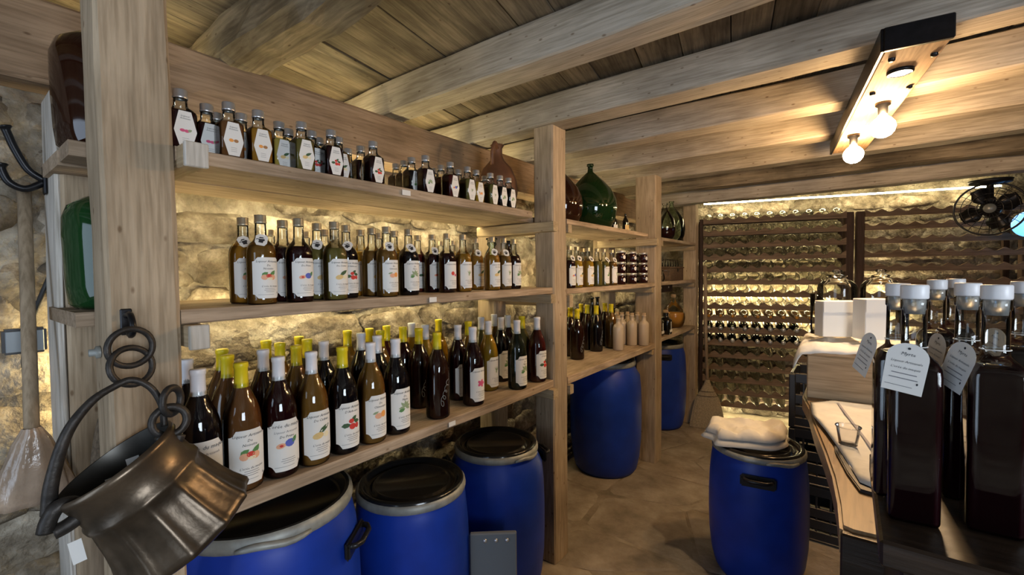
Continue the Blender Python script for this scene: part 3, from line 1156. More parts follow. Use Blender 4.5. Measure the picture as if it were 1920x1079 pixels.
def emblem_mesh():
    # small dark head in profile with a white headband
    P = Print()
    P.poly([(-0.004, -0.006), (0.003, -0.0065), (0.0035, -0.002), (0.0055, -0.001), (0.0045, 0.003), (0.002, 0.0062), (-0.003, 0.006), (-0.0055, 0.002), (-0.0035, -0.002)], 'ink')
    P.poly([(-0.0052, 0.0028), (0.0042, 0.0040), (0.0045, 0.0026), (-0.005, 0.0014)], 'paper')
    P.poly([(-0.0052, 0.0024), (-0.0085, 0.0004), (-0.0075, -0.001), (-0.005, 0.001)], 'ink')
    return P.mesh('emblem', None, 0.0003, 0.0002)


def mid_bottle(x, y, z, liq, kind, tagged, label, group, fill=0.144):
    t = thing('liqueur_bottle', label, 'bottle', (x, y, z), 0, group)
    t.rotation_euler = (0, 0, random.uniform(-0.06, 0.06))
    obj('glass', geo('g50', lambda: lathe('glass', P50[:-1], 'clear_glass', 24)), t)
    if liq != 'clear':
        obj('liquid', geo(('l50', liq), lambda: lathe('liquid', clip_profile(P50, fill, 0.0012), 'liq_' + liq, 24)), t)
    obj('cap', geo('c50', lambda: lathe('cap', [(0.0128, 0.196), (0.0136, 0.197), (0.0136, 0.200), (0.0130, 0.201), (0.0132, 0.215), (0.0125, 0.2165), (0, 0.2165)], 'gold_cap', 20)), t)
    if kind:
        lb = obj('label', geo('lab50', lambda: curved_label(0.0328, 0.070, 0.015, 0.113, 0.010, 22)), t)
        obj('label_print', print_mesh('50', 0.0328, 0.015, 0.113, kind, False, 0.78), lb)
    if tagged:
        r = random.uniform(-0.5, 0.5)
        tg = obj('neck_tag', geo('tag50', tag_mesh), t, (0.0268, -0.011 + random.uniform(-0.004, 0.004), 0.154), (r, math.radians(-34), -0.35), (1.35, 1.35, 1.35))
        obj('emblem', geo('emb', emblem_mesh), tg)
    return t


def hex_label_mesh():
    P = Print()
    h = 0.037
    P.poly([(-0.011, -h), (0.011, -h), (0.0205, -0.004), (0.011, h), (-0.011, h), (-0.0205, -0.004)], 'paper')
    P.v = [(u, v + 0.0395, l) for u, v, l in P.v]
    return P.mesh('label', None, 0.0006, 0.0, 0.0238)


def hex_print(kind):
    P = Print()
    P.text('Liqueur', 0, 0.066, 0.0052)
    P.text('Artisanale', 0, 0.061, 0.0046)
    fruit(P, kind, 0.036, 0.55)
    for q in (0.020, 0.016, 0.012):
        P.bar(0, q, 0.012, 0.0006, 'ink_grey')
    return P.mesh('label_print', None, 0.0008, 0.00002, 0.0238)


def small_bottle(x, y, z, liq, kind, label, group):
    t = thing('miniature_bottle', label, 'bottle', (x, y, z), 0, group)
    t.rotation_euler = (0, 0, random.uniform(-0.05, 0.05))
    obj('glass', geo('g20', lambda: loft('glass', P20[:-1], 'clear_glass', 24)), t)
    obj('liquid', geo(('l20', liq), lambda: loft('liquid', clip_profile(P20, 0.080, 0.001), 'liq_' + liq, 24)), t)
    obj('cap', geo('c20', lambda: lathe('cap', [(0.0131, 0.107), (0.0137, 0.108), (0.0137, 0.111), (0.0131, 0.112), (0.0133, 0.124), (0.0126, 0.1255), (0, 0.1255)], 'aluminium', 20)), t)
    if kind:
        lb = obj('label', geo('lab20', hex_label_mesh), t)
        obj('label_print', geo(('p20', kind), lambda: hex_print(kind)), lb)
    return t


def place(items, z, h, dmin, xlo, xhi, ymax=9.0, fixed=()):
    """bottle tops seen at (px, py) -> spots on the shelf, nudged apart"""
    out = []
    for (px, py, *rest) in items:
        p = onz(px, py, z + h)
        d = ray(px, py)
        xx = min(max(p.x, xlo), xhi)
        q = CAM + d * (xx / d.x)
        if q.y > ymax:
            q.y = ymax
            xx = ymax / (d.y / d.x)
        fx = px in fixed
        if fx:
            xx = xhi - 0.006
            q = CAM + d * (xx / d.x)
        out.append([xx, q.y, d.y / d.x, rest, fx])
    for it in range(400):
        moved = False
        for i in range(len(out)):
            for j in range(i):
                dx, dy = out[i][0] - out[j][0], out[i][1] - out[j][1]
                L = math.hypot(dx, dy)
                if L < dmin:
                    # slide along each line of sight; the farther one goes back
                    a, b_ = (out[i], out[j]) if out[i][0] < out[j][0] else (out[j], out[i])
                    st = (dmin - L) * 0.5 + 0.0005
                    if a[4] and b_[4]:
                        s = 1 if a[1] > b_[1] else -1
                        a[1] += s * st * 0.5
                        b_[1] -= s * st * 0.5
                        moved = True
                        continue
                    if b_[4] or a[4]:
                        u = a if b_[4] else b_
                        o_ = b_ if b_[4] else a
                        u[0] = max(u[0] - st, xlo)
                        u[1] = u[0] * u[2] if u[0] > xlo else u[1] + (0.002 if u[1] > o_[1] else -0.002)
                        moved = True
                        continue
                    if a[0] - st > xlo:
                        a[0] -= st
                        a[1] = a[0] * a[2]
                    if b_[0] + st < xhi:
                        b_[0] += st
                        b_[1] = b_[0] * b_[2]
                    if a[0] <= xlo + st and b_[0] >= xhi - st:
                        s = 1 if a[1] > b_[1] else -1
                        a[1] += s * 0.003
                        b_[1] -= s * 0.003
                    else:
                        s = 1 if a[1] > b_[1] else -1
                        a[1] += s * 0.0008
                        b_[1] -= s * 0.0008
                    moved = True
        for a in out:
            if a[1] > ymax:
                a[1] = ymax
        if not moved:
            break
    return out


LOW = [(348.5, 674, 'white', 'black', 'black', True, 0), (370, 683, 'white', 'black', 'black', True, 0), (416, 655, 'yellow', 'brown', None, False, 0),
       (426, 666, 'yellow', 'brown', None, False, 0), (451, 671, 'yellow', 'brown', 'hazelnut', False, 0), (493, 656, 'white', 'darkred', None, False, 0),
       (521, 661, 'white', 'darkred', 'plum', True, 0), (501, 636, 'yellow', 'brown', None, False, 0), (524, 641, 'yellow', 'amber', None, False, 0),
       (555, 648, 'yellow', 'honey', None, False, 0), (557, 630, 'yellow', 'amber', None, False, 0), (576, 633, 'yellow', 'black', None, False, 0),
       (583, 654, 'white', 'honey', 'citron', False, 0), (606, 638, 'white', 'black', None, False, 0), (641, 646, 'yellow', 'black', 'arbutus', False, 0),
       (657, 610, 'yellow', 'gold', None, False, 0), (677, 624, 'white', 'black', None, False, 0), (694, 638, 'white', 'honey', 'clementine', False, 0),
       (707, 629.5, 'white', 'black', None, False, 0), (692, 606, 'yellow', 'amber', None, False, 0),
       (713, 618, 'yellow', 'honey', None, False, 0), (726, 610, 'yellow', 'red', None, False, 0), (741, 633, 'white', 'black', 'myrtle', False, 0),
       (755, 610, 'yellow', 'darkred', None, False, 0), (771.5, 606, 'white', 'gold', None, False, 0), (797, 609.5, 'white', 'gold', None, False, 0),
       (785, 616, 'yellow', 'maroon', None, False, 1), (819, 622, 'yellow', 'maroon', None, False, 1), (822, 597, 'yellow', 'gold', None, False, 0),
       (858, 609.5, 'white', 'darkred', 'pomegranate', False, 0), (886, 612, 'white', 'darkred', 'pink', False, 0), (878, 603, 'yellow', 'amber', None, False, 0),
       (902, 595, 'white', 'olive', None, False, 0), (915, 602, 'white', 'gold', 'grass', False, 0), (939, 595, 'white', 'black', 'myrtle', False, 0),
       (951, 585, 'white', 'honey', None, False, 0), (969, 597, 'white', 'greenblack', 'myrtle', False, 0), (981, 586, 'white', 'darkred', 'arbutus', False, 0),
       (1001, 572.5, 'yellow', 'olive', None, False, 0), (1010, 589, 'white', 'red', 'arbutus', False, 0)]
MID = [(454.6, 408.5, 'amber', 'hazelnut', 1), (487.6, 402.5, 'honey', 'hazelnut', 1), (506.6, 433, 'yellow', None, 0), (529.6, 412.6, 'darkred', 'plum', 0),
       (556.5, 408.5, 'darkred', 'plum', 0), (573, 435, 'amber', None, 0), (594, 416.7, 'olive', 'citron', 1), (608, 431, 'yellow', None, 0), (623, 414.7, 'olive', 'citron', 0),
       (648, 423, 'black', 'arbutus', 1), (675, 431, 'gold', 'grass', 0), (697, 428.7, 'honey', 'citron', 0), (709.5, 437.6, 'amber', None, 0), (724, 425.7, 'honey', 'clementine', 1),
       (738, 433.6, 'gold', None, 0), (765, 430.7, 'black', 'myrtle', 1), (783, 441.5, 'red', 'arbutus', 0), (810, 439.6, 'darkred', 'plum', 1),
       (826, 453, 'yellow', None, 0), (837, 439.6, 'darkred', 'pomegranate', 0), (848, 452, 'gold', None, 0), (867, 440.6, 'amber', 'grass', 0), (891.6, 447.5, 'amber', 'citron', 1),
       (922, 445, 'amber', 'citron', 1), (944, 447.5, 'honey', 'grass', 1), (962.5, 449.5, 'maroon', 'myrtle', 0)]
TOP = [(338, 161, 'darkred', 'raspberry'), (387, 173.6, 'darkred', 'raspberry'), (406, 200, 'yellow', None), (426.5, 187, 'brown', 'nut'), (452, 205, 'honey', 'nut'),
       (472, 197, 'amber', 'nut'), (507, 220.6, 'yellow', 'citron'), (523, 213, 'yellow', 'citron'), (539, 228.5, 'yellow', None), (556, 222, 'olive', 'citron'),
       (570, 238.5, 'olive', None), (584, 229.6, 'darkred', 'arbutus'), (598, 244, 'olive', None), (612, 237, 'darkred', 'arbutus'), (633.6, 264, 'amber', 'citron'),
       (652, 275, 'darkred', 'arbutus'), (676, 280, 'darkred', 'arbutus'), (699, 263, 'darkred', 'arbutus'), (742, 298, 'darkred', 'myrtle'), (757, 294, 'darkred', 'myrtle'),
       (771.6, 288.7, 'black', 'myrtle'), (789, 284, 'darkred', 'myrtle'), (813, 307, 'red', 'pomegranate'), (827, 303.6, 'red', None), (844, 299.5, 'red', 'plum'),
       (858.6, 304, 'darkred', 'plum'), (876, 310, 'olive', 'grass'), (892, 314.7, 'gold', 'clementine'), (908, 318, 'gold', 'citron'), (920, 323, 'olive', 'grass'),
       (936.6, 327, 'black', 'myrtle'), (953, 331, 'black', 'myrtle')]


def count_labels(items, keyf):
    seen, out = {}, []
    for i in sorted(range(len(items)), key=lambda k: items[k][0]):
        k = keyf(items[i])
        seen[k] = seen.get(k, 0) + 1
        out.append((i, seen[k]))
    return dict(out), seen


cnt, tot = count_labels(LOW, lambda r: r[2])
for i, (x, y, sl, r, _f) in enumerate(place(LOW, ZL, 0.2995, 0.0862, -1.475, -1.148, 1.71, {370, 451, 521, 583, 641, 694, 741, 819, 886, 969, 1010})):
    cap, liq, kind, head, eng = r
    deco = 'with %s label' % KINDN[kind] if kind else ('with white script' if eng else 'without front label')
    big_bottle(x, y, ZL, cap, liq, kind, head, eng,
               '%s bottle %s, %s %s-capped from left on nearest bottom shelf' % (COLN[liq], deco, ordinal(cnt[i]), cap), 'large bottles on the nearest bottom shelf')
cnt, tot = count_labels(MID, lambda r: 0)
for i, (x, y, sl, r, _f) in enumerate(place(MID, ZM, 0.2165, 0.068, -1.485, -1.14, 1.68)):
    liq, kind, tg = r
    mid_bottle(x, y, ZM, liq, kind, tg, '%s screw-cap bottle%s, %s from left on nearest middle shelf' % (COLN[liq], ' with %s label' % KINDN[kind] if kind else '', ordinal(cnt[i])),
               'medium bottles on the nearest middle shelf')
cnt, tot = count_labels(TOP, lambda r: 0)
for i, (x, y, sl, r, _f) in enumerate(place(TOP, ZT, 0.1255, 0.0555, -1.49, -1.13, 1.55)):
    liq, kind = r
    small_bottle(x, y, ZT, liq, kind, 'small square %s bottle%s, %s from left on nearest top shelf' % (COLN[liq], ' with %s label' % KINDN[kind] if kind else '', ordinal(cnt[i])),
                 'small square bottles on the nearest top shelf')

# second bay
LOW2 = [(1069, 579, 'yellow', 'maroon'), (1082, 577.5, 'yellow', 'maroon'), (1089, 570, 'yellow', 'maroon'), (1101, 570, 'yellow', 'maroon'),
        (1118, 571, 'yellow', 'black'), (1134, 570, 'yellow', 'maroon'), (1146, 569, 'yellow', 'honey')]
for i, (x, y, sl, r, _f) in enumerate(place(LOW2, 0.882, 0.2995, 0.0846, -1.46, -1.15, 3.0)):
    cap, liq = r
    big_bottle(x, y, 0.882, cap, liq, None, False, 1, '%s yellow-capped bottle, %s from left on second bay bottom shelf' % (COLN[liq], ordinal(i + 1)), 'large bottles on the second bay bottom shelf')
for i, px in enumerate((1110, 1128)):
    p = onx(px - 8 * i, 560, -1.485)
    t = thing('wine_bottle', 'tall dark green unlabelled bottle, %s of two at the back of the second bay' % ('left' if i == 0 else 'right'), 'bottle', (-1.485, p.y, 0.8825), 0, 'dark green bottles')
    obj('glass', geo('gdark', lambda: lathe('glass', [(r * 0.8, z * 1.12) for r, z in P75], 'dark_glass', 20)), t)
    obj('lip', geo('ldark', lambda: lathe('lip', [(0.0152, 0.322), (0.0168, 0.324), (0.0168, 0.330), (0.0152, 0.3322)], 'dark_glass', 16)), t)
MID2 = [(1067, 456, 'darkred', 'plum', 1), (1081, 457, 'gold', 'citron', 1), (1092, 461, 'gold', 'grass', 0), (1102, 461, 'gold', 'citron', 1),
        (1119, 465, 'olive', None, 0), (1132, 467, 'olive', 'myrtle', 1), (1147, 462, 'honey', 'grass', 1)]
for i, (x, y, sl, r, _f) in enumerate(place(MID2, 1.318, 0.2165, 0.068, -1.47, -1.15)):
    liq, kind, tg = r
    mid_bottle(x, y, 1.318, liq, kind, tg, '%s screw-cap bottle, %s from left on second bay middle shelf' % (COLN[liq], ordinal(i + 1)), 'medium bottles on the second bay middle shelf')


def pale_bottle(x, y, z, label, fillmat):
    t = thing('corked_bottle', label, 'bottle', (x, y, z + 0.0005), 0, 'pale corked bottles')
    t.scale = (1.2, 1.2, 1.22)
    pr = [(0, 0.002), (0.026, 0.0005), (0.029, 0.004), (0.029, 0.12), (0.027, 0.13), (0.019, 0.139), (0.0125, 0.144), (0.0115, 0.166), (0.0135, 0.167), (0.0135, 0.173), (0.0115, 0.174)]
    obj('glass', geo('gpale', lambda: lathe('glass', pr, 'frosted_beige', 18)), t)
    obj('contents', geo(('cpale', fillmat), lambda: lathe('contents', clip_profile(pr, 0.125, 0.001), fillmat, 18)), t)
    obj('cork', geo('kpale', lambda: lathe('cork', [(0, 0.162), (0.010, 0.162), (0.0115, 0.186), (0, 0.187)], 'cork', 12)), t)
    return t


PALE = [(1159, 592), (1166, 586), (1185, 586), (1178, 577), (1193, 579), (1202, 574), (1211, 580)]
for i, (x, y, sl, r, _f) in enumerate(place(PALE, 0.882, 0.229, 0.074, -1.34, -1.15, 3.06)):
    pale_bottle(x + 0.0, max(y, 2.62), 0.882, 'small pale corked bottle, %s from left on second bay bottom shelf' % ordinal(i + 1), 'beige_fill')


def preserve_jar(x, y, z, label):
    t = thing('preserve_jar', label, 'jar', (x, y, z), 0, 'stacked preserve jars')
    pr = [(0, 0.0015), (0.029, 0.0005), (0.0315, 0.004), (0.0315, 0.052), (0.0285, 0.058)]
    obj('glass', geo('jar', lambda: lathe('glass', pr, 'liq_darkred', 20)), t)
    obj('lid', geo('jarl', lambda: lathe('lid', [(0.0285, 0.057), (0.031, 0.058), (0.031, 0.0705), (0.0285, 0.072), (0, 0.072)], 'aluminium', 20)), t)
    lb = Print()
    lb.blob(0, 0.03, 0.011, 0.013, 'paper')
    obj('label', geo('jarlab', lambda: lb.mesh('label', 0.0315)), t, rot=(0, 0, -0.4))


for c, (px, lv) in enumerate(((1164, 3), (1185, 3), (1206, 3))):
    p = onx(px, 520, -1.165)
    for l in range(lv):
        preserve_jar(-1.165, p.y, 1.318 + l * 0.0725, 'dark preserve jar in the front, %s stack from the left, %s layer up' % (ordinal(c + 1), ordinal(l + 1)))
for c, px in enumerate((1173, 1190)):
    p = onx(px, 520, -1.24)
    for l in range(3):
        preserve_jar(-1.24, p.y, 1.318 + l * 0.0725, 'dark preserve jar in the rear, %s stack from the left, %s layer up' % (ordinal(c + 1), ordinal(l + 1)))


def demijohn(name, label, x, y, z, R, H, mat, neck=0.016, sq=False, fillmat=None, fill=0.5, stop=None, jar=False):
    t = thing(name, label, 'demijohn' if not jar else 'jar', (x, y, z), 0)
    k = H
    if sq:
        pr = [(0, 0.004), (R * 0.8, 0.001), (R * 0.93, 0.012), (R * 0.97, 0.05), (R, k * 0.55), (R * 0.99, k * 0.68), (R * 0.90, k * 0.77), (R * 0.62, k * 0.84), (R * 0.3, k * 0.88)]
    else:
        pr = [(0, 0.004), (R * 0.55, 0.001), (R * 0.78, k * 0.04), (R * 0.93, k * 0.16), (R, k * 0.32), (R * 0.96, k * 0.46), (R * 0.80, k * 0.60), (R * 0.52, k * 0.73), (R * 0.28, k * 0.82)]
    pr += [(neck * 1.15, k * 0.88), (neck, k * 0.92), (neck, k * 0.965), (neck * 1.35, k * 0.97), (neck * 1.35, k), (neck, k)]
    obj('glass', lathe('glass', pr, mat, 36), t)
    if fillmat:
        obj('liquid', lathe('liquid', clip_profile(pr, k * fill, 0.002), fillmat, 32), t)
    if stop:
        obj('stopper', lathe('stopper', [(0, k * 0.95), (neck * 0.95, k * 0.95), (neck * 1.3, k + 0.001), (neck * 1.3, k + 0.02), (0, k + 0.022)], stop, 16), t)
    return t


demijohn('demijohn', 'large brown glass demijohn on the top shelf behind the first post', -1.325, 0.262, ZT + 0.0005, 0.098, 0.30, 'brown_glass', sq=True)
demijohn('demijohn', 'green glass demijohn on the middle shelf behind the first post', -1.325, 0.270, ZM + 0.0005, 0.098, 0.29, 'green_clear_dark', sq=True)
p = onx(1090, 370, -1.26)
demijohn('demijohn', 'brown glass demijohn on the second bay top shelf', -1.29, 2.16, 1.662, 0.125, 0.34, 'brown_glass')
demijohn('demijohn', 'big dark green bulbous demijohn on the second bay top shelf', -1.29, 2.52, 1.662, 0.165, 0.41, 'green_glass')
demijohn('demijohn', 'dark round demijohn behind the corked bottles in the second bay', -1.40, 3.09, 0.8825, 0.042, 0.25, 'dark_glass')
demijohn('demijohn', 'clear glass demijohn on the farthest bay top shelf', -1.20, 3.66, 1.6525, 0.085, 0.30, 'clear_glass', fillmat='liq_darkred', fill=0.32)
demijohn('demijohn', 'green glass demijohn on the farthest bay top shelf', -1.24, 3.96, 1.6525, 0.115, 0.36, 'green_clear_glass')
demijohn('demijohn', 'half-filled amber demijohn on the farthest bay bottom shelf', -1.225, 3.97, 0.9055, 0.098, 0.27, 'clear_glass', fillmat='liq_orange', fill=0.5, stop='cork')
demijohn('carafe', 'empty clear glass carafe at the right end of the nearest middle shelf', -1.31, 1.575, ZM, 0.05, 0.23, 'green_clear_glass', neck=0.02)
p = onx(1003, 560, -1.22)
t = thing('wine_bottle', 'dark bottle half hidden by the second post on the middle shelf', 'bottle', (-1.30, 1.69, ZM))
obj('glass', lathe('glass', [(r * 0.7, z * 0.75) for r, z in P75], 'brown_glass', 20), t)
obj('cap', lathe('cap', [(0.0145, 0.205), (0.0148, 0.2245), (0, 0.2255)], 'black_plastic', 16), t)
# terracotta jug in the dark corner of the top shelf
t = thing('clay_jug', 'big dark terracotta jug with handle at the end of the top shelf', 'jug', (-1.345, 1.79, ZT + 0.004))
t.location = (-1.365, 1.690, ZT + 0.001)
R = 0.098
obj('body', lathe('body', [(0, 0.003), (R * 0.62, 0), (R * 0.85, 0.05), (R, 0.12), (R * 0.95, 0.18), (R * 0.72, 0.235), (R * 0.36, 0.275), (R * 0.26, 0.30), (R * 0.25, 0.335), (R * 0.34, 0.35), (R * 0.3, 0.352), (R * 0.2, 0.33)], 'terracotta', 32), t)
obj('handle', tube('handle', spline([(0.02, -0.022, 0.33), (0.035, -0.06, 0.345), (0.04, -0.085, 0.30), (0.03, -0.075, 0.24)], 5), 0.009, 'terracotta', 8), t)
# small bottles beside the demijohns
for i, (yy, xx, mt_, lb_) in enumerate(((2.83, -1.19, 'ink_sand', 'small dark bottle with yellow label beside the big green demijohn'),
                                       (2.76, -1.24, 'paper', 'small dark bottle with pale label beside the big green demijohn'))):
    t = thing('miniature_bottle', lb_, 'bottle', (xx, yy, 1.662))
    obj('glass', geo('gmini', lambda: lathe('glass', [(r * 0.5, z * 0.42) for r, z in P75], 'dark_glass', 18)), t)
    P = Print()
    P.poly([(-0.015, 0.015), (0.015, 0.015), (0.015, 0.05), (-0.015, 0.05)], mt_)
    obj('label', P.mesh('label', 0.0235), t, rot=(0, 0, -0.6))
# terrace of a corked bottle behind the brown demijohn
t = thing('corked_bottle', 'slim clear corked bottle behind the brown demijohn', 'bottle', (-1.475, 2.36, 1.662))
obj('glass', lathe('glass', [(r * 0.64, z * 1.25) for r, z in P75], 'clear_glass', 18), t)
obj('cork', lathe('cork', [(0, 0.362), (0.0105, 0.362), (0.0115, 0.392), (0, 0.393)], 'cap_white', 12), t)

# farthest bay clutter
t = thing('wooden_box', 'dark wooden box on the farthest bay middle shelf', 'box', (-1.30, 3.72, 1.3235))
BXS = [('side', 0.36, 0.012, 0.10, 0, -0.174), ('side', 0.36, 0.012, 0.10, 0, 0.174), ('end', 0.012, 0.336, 0.10, 0.174, 0), ('end', 0.012, 0.336, 0.10, -0.174, 0)]
for nm, a, b_, c, ox, oy in BXS:
    obj(nm, box(nm, a, b_, c, 'dark_box_wood', 0.002), t, (ox, oy, 0.05))
obj('lid', box('lid', 0.37, 0.37, 0.012, 'dark_box_wood', 0.002), t, (0, 0, 0.107))
obj('latch', box('latch', 0.004, 0.03, 0.025, 'black_iron', 0.001), t, (0.183, 0.02, 0.085))
for i in range(5):
    t = thing('drinking_glass', 'upturned small glass on the wooden box, %s from left' % ordinal(i + 1), 'glass', (-1.17, 3.58 + i * 0.065, 1.4375), 0, 'glasses on the wooden box')
    obj('bowl', geo('cupb', lambda: lathe('bowl', [(0.026, 0.0), (0.0275, 0.001), (0.023, 0.052), (0.0, 0.055)], 'clear_glass', 16)), t)
    obj('base', geo('cupf', lambda: lathe('base', [(0.0, 0.053), (0.020, 0.055), (0.021, 0.060), (0.0, 0.062)], 'clear_glass', 16)), t)
t = thing('glass_jug', 'small clear glass jug beside the wooden box', 'jug', (-1.15, 3.40, 1.322))
obj('body', lathe('body', [(0, 0.002), (0.03, 0.001), (0.034, 0.02), (0.032, 0.05), (0.02, 0.075), (0.022, 0.095)], 'clear_glass', 20), t)
obj('handle', tube('handle', spline([(0.02, 0.012, 0.085), (0.05, 0.03, 0.08), (0.05, 0.03, 0.045), (0.028, 0.016, 0.03)], 4), 0.003, 'clear_glass', 6), t)
for i, (yy, xx) in enumerate(((3.37, -1.16), (3.50, -1.14))):
    t = thing('corked_bottle', 'small near-black bottle with white labels, %s of the pair before the amber demijohn' % ('left' if i == 0 else 'right'), 'bottle', (xx, yy, 0.905), 0, 'small near-black bottles')
    obj('glass', geo('gsb', lambda: loft('glass', [(r * 1.75, z * 1.5, q) for r, z, q in P20], 'dark_glass', 20)), t)
    obj('cork', geo('ksb', lambda: lathe('cork', [(0, 0.165), (0.018, 0.165), (0.020, 0.19), (0, 0.192)], 'cork', 14)), t)
    P = Print()
    P.poly([(-0.03, 0.02), (0.03, 0.02), (0.03, 0.04), (-0.03, 0.04)], 'paper')
    P.poly([(-0.008, 0.02), (0.008, 0.02), (0.008, 0.10), (-0.008, 0.10)], 'paper')
    obj('label', geo('lsb', lambda: P.mesh('label', None, 0.001, 0.0001, 0.0418)), t)
t = thing('bottle_crate', 'dark wooden rail holding bottles under the farthest middle shelf', 'rail', (-1.24, 3.62, 1.225))
obj('rail', box('rail', 0.05, 0.58, 0.062, 'rack_upright_wood', 0.003), t, (0, 0, 0.031))
for k in range(3):
    obj('bolt', geo('bolt', lambda: lathe('bolt', [(0.008, 0), (0.007, 0.004), (0, 0.006)], 'aluminium', 10)), t, (0.026, -0.2 + k * 0.19, 0.04), (0, math.radians(90), 0))

# price tickets on the shelf edges
for (px, py, zt, lb_) in ((762, 353, ZT - 0.016, 'small white ticket on the nearest top shelf edge'), (812, 561, ZM - 0.016, 'small white ticket on the nearest middle shelf edge'),
                          (848, 795, ZL - 0.018, 'small white ticket on the nearest bottom shelf edge')):
    p = onx(px, py, -1.095)
    o = obj('price_ticket', box('price_ticket', 0.0015, 0.032, 0.016, 'paper_plain', 0), None, (-1.0955, p.y, zt))
    tag(o, lb_, 'ticket', 'shelf tickets')

# ------------------------------------------------------------------ blue drums
def drum(label, x, y, H, r_rim, r_max, rot, lid=True, handles=(0.0, math.pi), lever=0.6, hz=0.80, group='blue drums'):
    t = thing('plastic_drum', label, 'drum', (x, y, 0.001), rot, group)
    pr = [(0, 0.01), (r_max * 0.70, 0.004), (r_max * 0.80, 0.0), (r_max * 0.87, 0.025), (r_max * 0.94, H * 0.14), (r_max * 0.985, H * 0.28), (r_max, H * 0.45), (r_max, H * 0.60),
          (r_max * 0.985, H * 0.75), (r_max * 0.955, H * 0.86), (r_rim * 1.015, H * 0.925), (r_rim * 0.985, H * 0.945), (r_rim * 0.985, H * 0.985)]
    obj('body', lathe('body', pr, 'drum_blue', 48), t)
    rr = r_rim
    ring = [(rr * 0.985, H * 0.945), (rr * 1.02, H * 0.95), (rr * 1.03, H * 0.965), (rr * 1.02, H * 0.985), (rr * 0.985, H * 0.992)]
    obj('clamp_ring', lathe('clamp_ring', ring, 'galvanised', 48), t)
    if lid:
        lp = [(rr * 0.99, H * 0.982), (rr * 0.985, H * 1.0), (rr * 0.955, H * 1.008), (rr * 0.90, H * 1.006), (rr * 0.87, H * 0.985), (rr * 0.80, H * 0.975), (rr * 0.75, H * 0.977),
              (rr * 0.73, H * 0.992), (rr * 0.69, H * 0.994), (rr * 0.66, H * 0.985), (0, H * 0.988)]
    else:
        lp = [(rr * 0.985, H * 0.985), (rr * 0.97, H * 0.996), (rr * 0.93, H * 0.99), (rr * 0.90, H * 0.955), (rr * 0.86, H * 0.94), (0, H * 0.945)]
    obj('lid', lathe('lid', lp, 'drum_lid', 48), t)
    # closing lever on the ring
    lv = []
    for k in range(9):
        a = lever + (k - 4) * 0.09
        lv.append((rr * 1.05 * math.cos(a), rr * 1.05 * math.sin(a), H * (0.962 + 0.006 * math.sin(k * 0.8))))
    obj('clamp_lever', tube('clamp_lever', lv, [0.005, 0.008, 0.009, 0.009, 0.009, 0.009, 0.008, 0.007, 0.005], 'galvanised', 8), t)
    for a in handles:
        hh = obj('handle', box('handle', 0.014, 0.135, 0.052, 'black_plastic', 0.006, 2), t, (r_max * 0.985 * math.cos(a), r_max * 0.985 * math.sin(a), H * hz), (0, 0, a))
        obj('grip', tube('grip', [(0.0, -0.055, 0.012), (0.02, -0.05, 0.012), (0.03, -0.03, 0.010), (0.031, 0.03, 0.010), (0.02, 0.05, 0.012), (0.0, 0.055, 0.012)], 0.008, 'black_plastic', 8), hh)
    return t


drum('big bright blue drum with recessed black lid under the nearest shelf, beside the first post', -1.300, 0.560, 0.785, 0.220, 0.245, 0.0, lid=False, handles=(0.68, 3.82), lever=-0.35, hz=0.82)
drum('blue drum with shiny black lid in the middle of three under the nearest shelf', -1.262, 1.045, 0.65, 0.190, 0.206, 0.0, handles=(2.9,), lever=2.2)
drum('blue drum with black lid and grey clamp ring beside the second post', -1.235, 1.500, 0.655, 0.180, 0.212, 0.0, handles=(-2.15, 1.0), lever=-0.1, hz=0.88)
drum('tall plain blue drum under the second bay bottom shelf', -1.375, 2.905, 0.785, 0.205, 0.250, 0.0, lid=True, handles=(2.6,), lever=2.0)
drum('blue drum farthest away under the last shelf bay', -1.36, 4.02, 0.76, 0.200, 0.225, 0.0, lid=False, handles=(-1.1,), lever=2.0, hz=0.86)
drum('blue drum with a folded cloth on its lid in front of the counter', -0.325, 2.30, 0.60, 0.188, 0.205, 0.0, lid=True, handles=(-1.42, 1.72), lever=-0.9, hz=0.83)

# grey flat-pack panel with a white sticker leaning on the drum by the second post
t = thing('charger_case', 'grey plastic case with white sticker wedged between two blue drums', 'case', (-1.02, 1.215, 0.0), math.radians(-50))
obj('board', box('board', 0.02, 0.17, 0.35, 'grey_plastic', 0.004), t, (0, 0, 0.28))
obj('base', box('base', 0.07, 0.17, 0.11, 'black_plastic', 0.006), t, (0.0, 0, 0.055))
obj('sticker', box('sticker', 0.002, 0.09, 0.055, 'paper_plain', 0), t, (0.037, -0.02, 0.075))
for k in range(3):
    obj('bolt', geo('bolt', None), t, (0.011, -0.03 + k * 0.04, 0.43), (0, math.radians(90), 0))
    obj('lug', box('lug', 0.03, 0.022, 0.02, 'black_plastic', 0.003), t, (0.012, -0.05 + k * 0.05, 0.12))

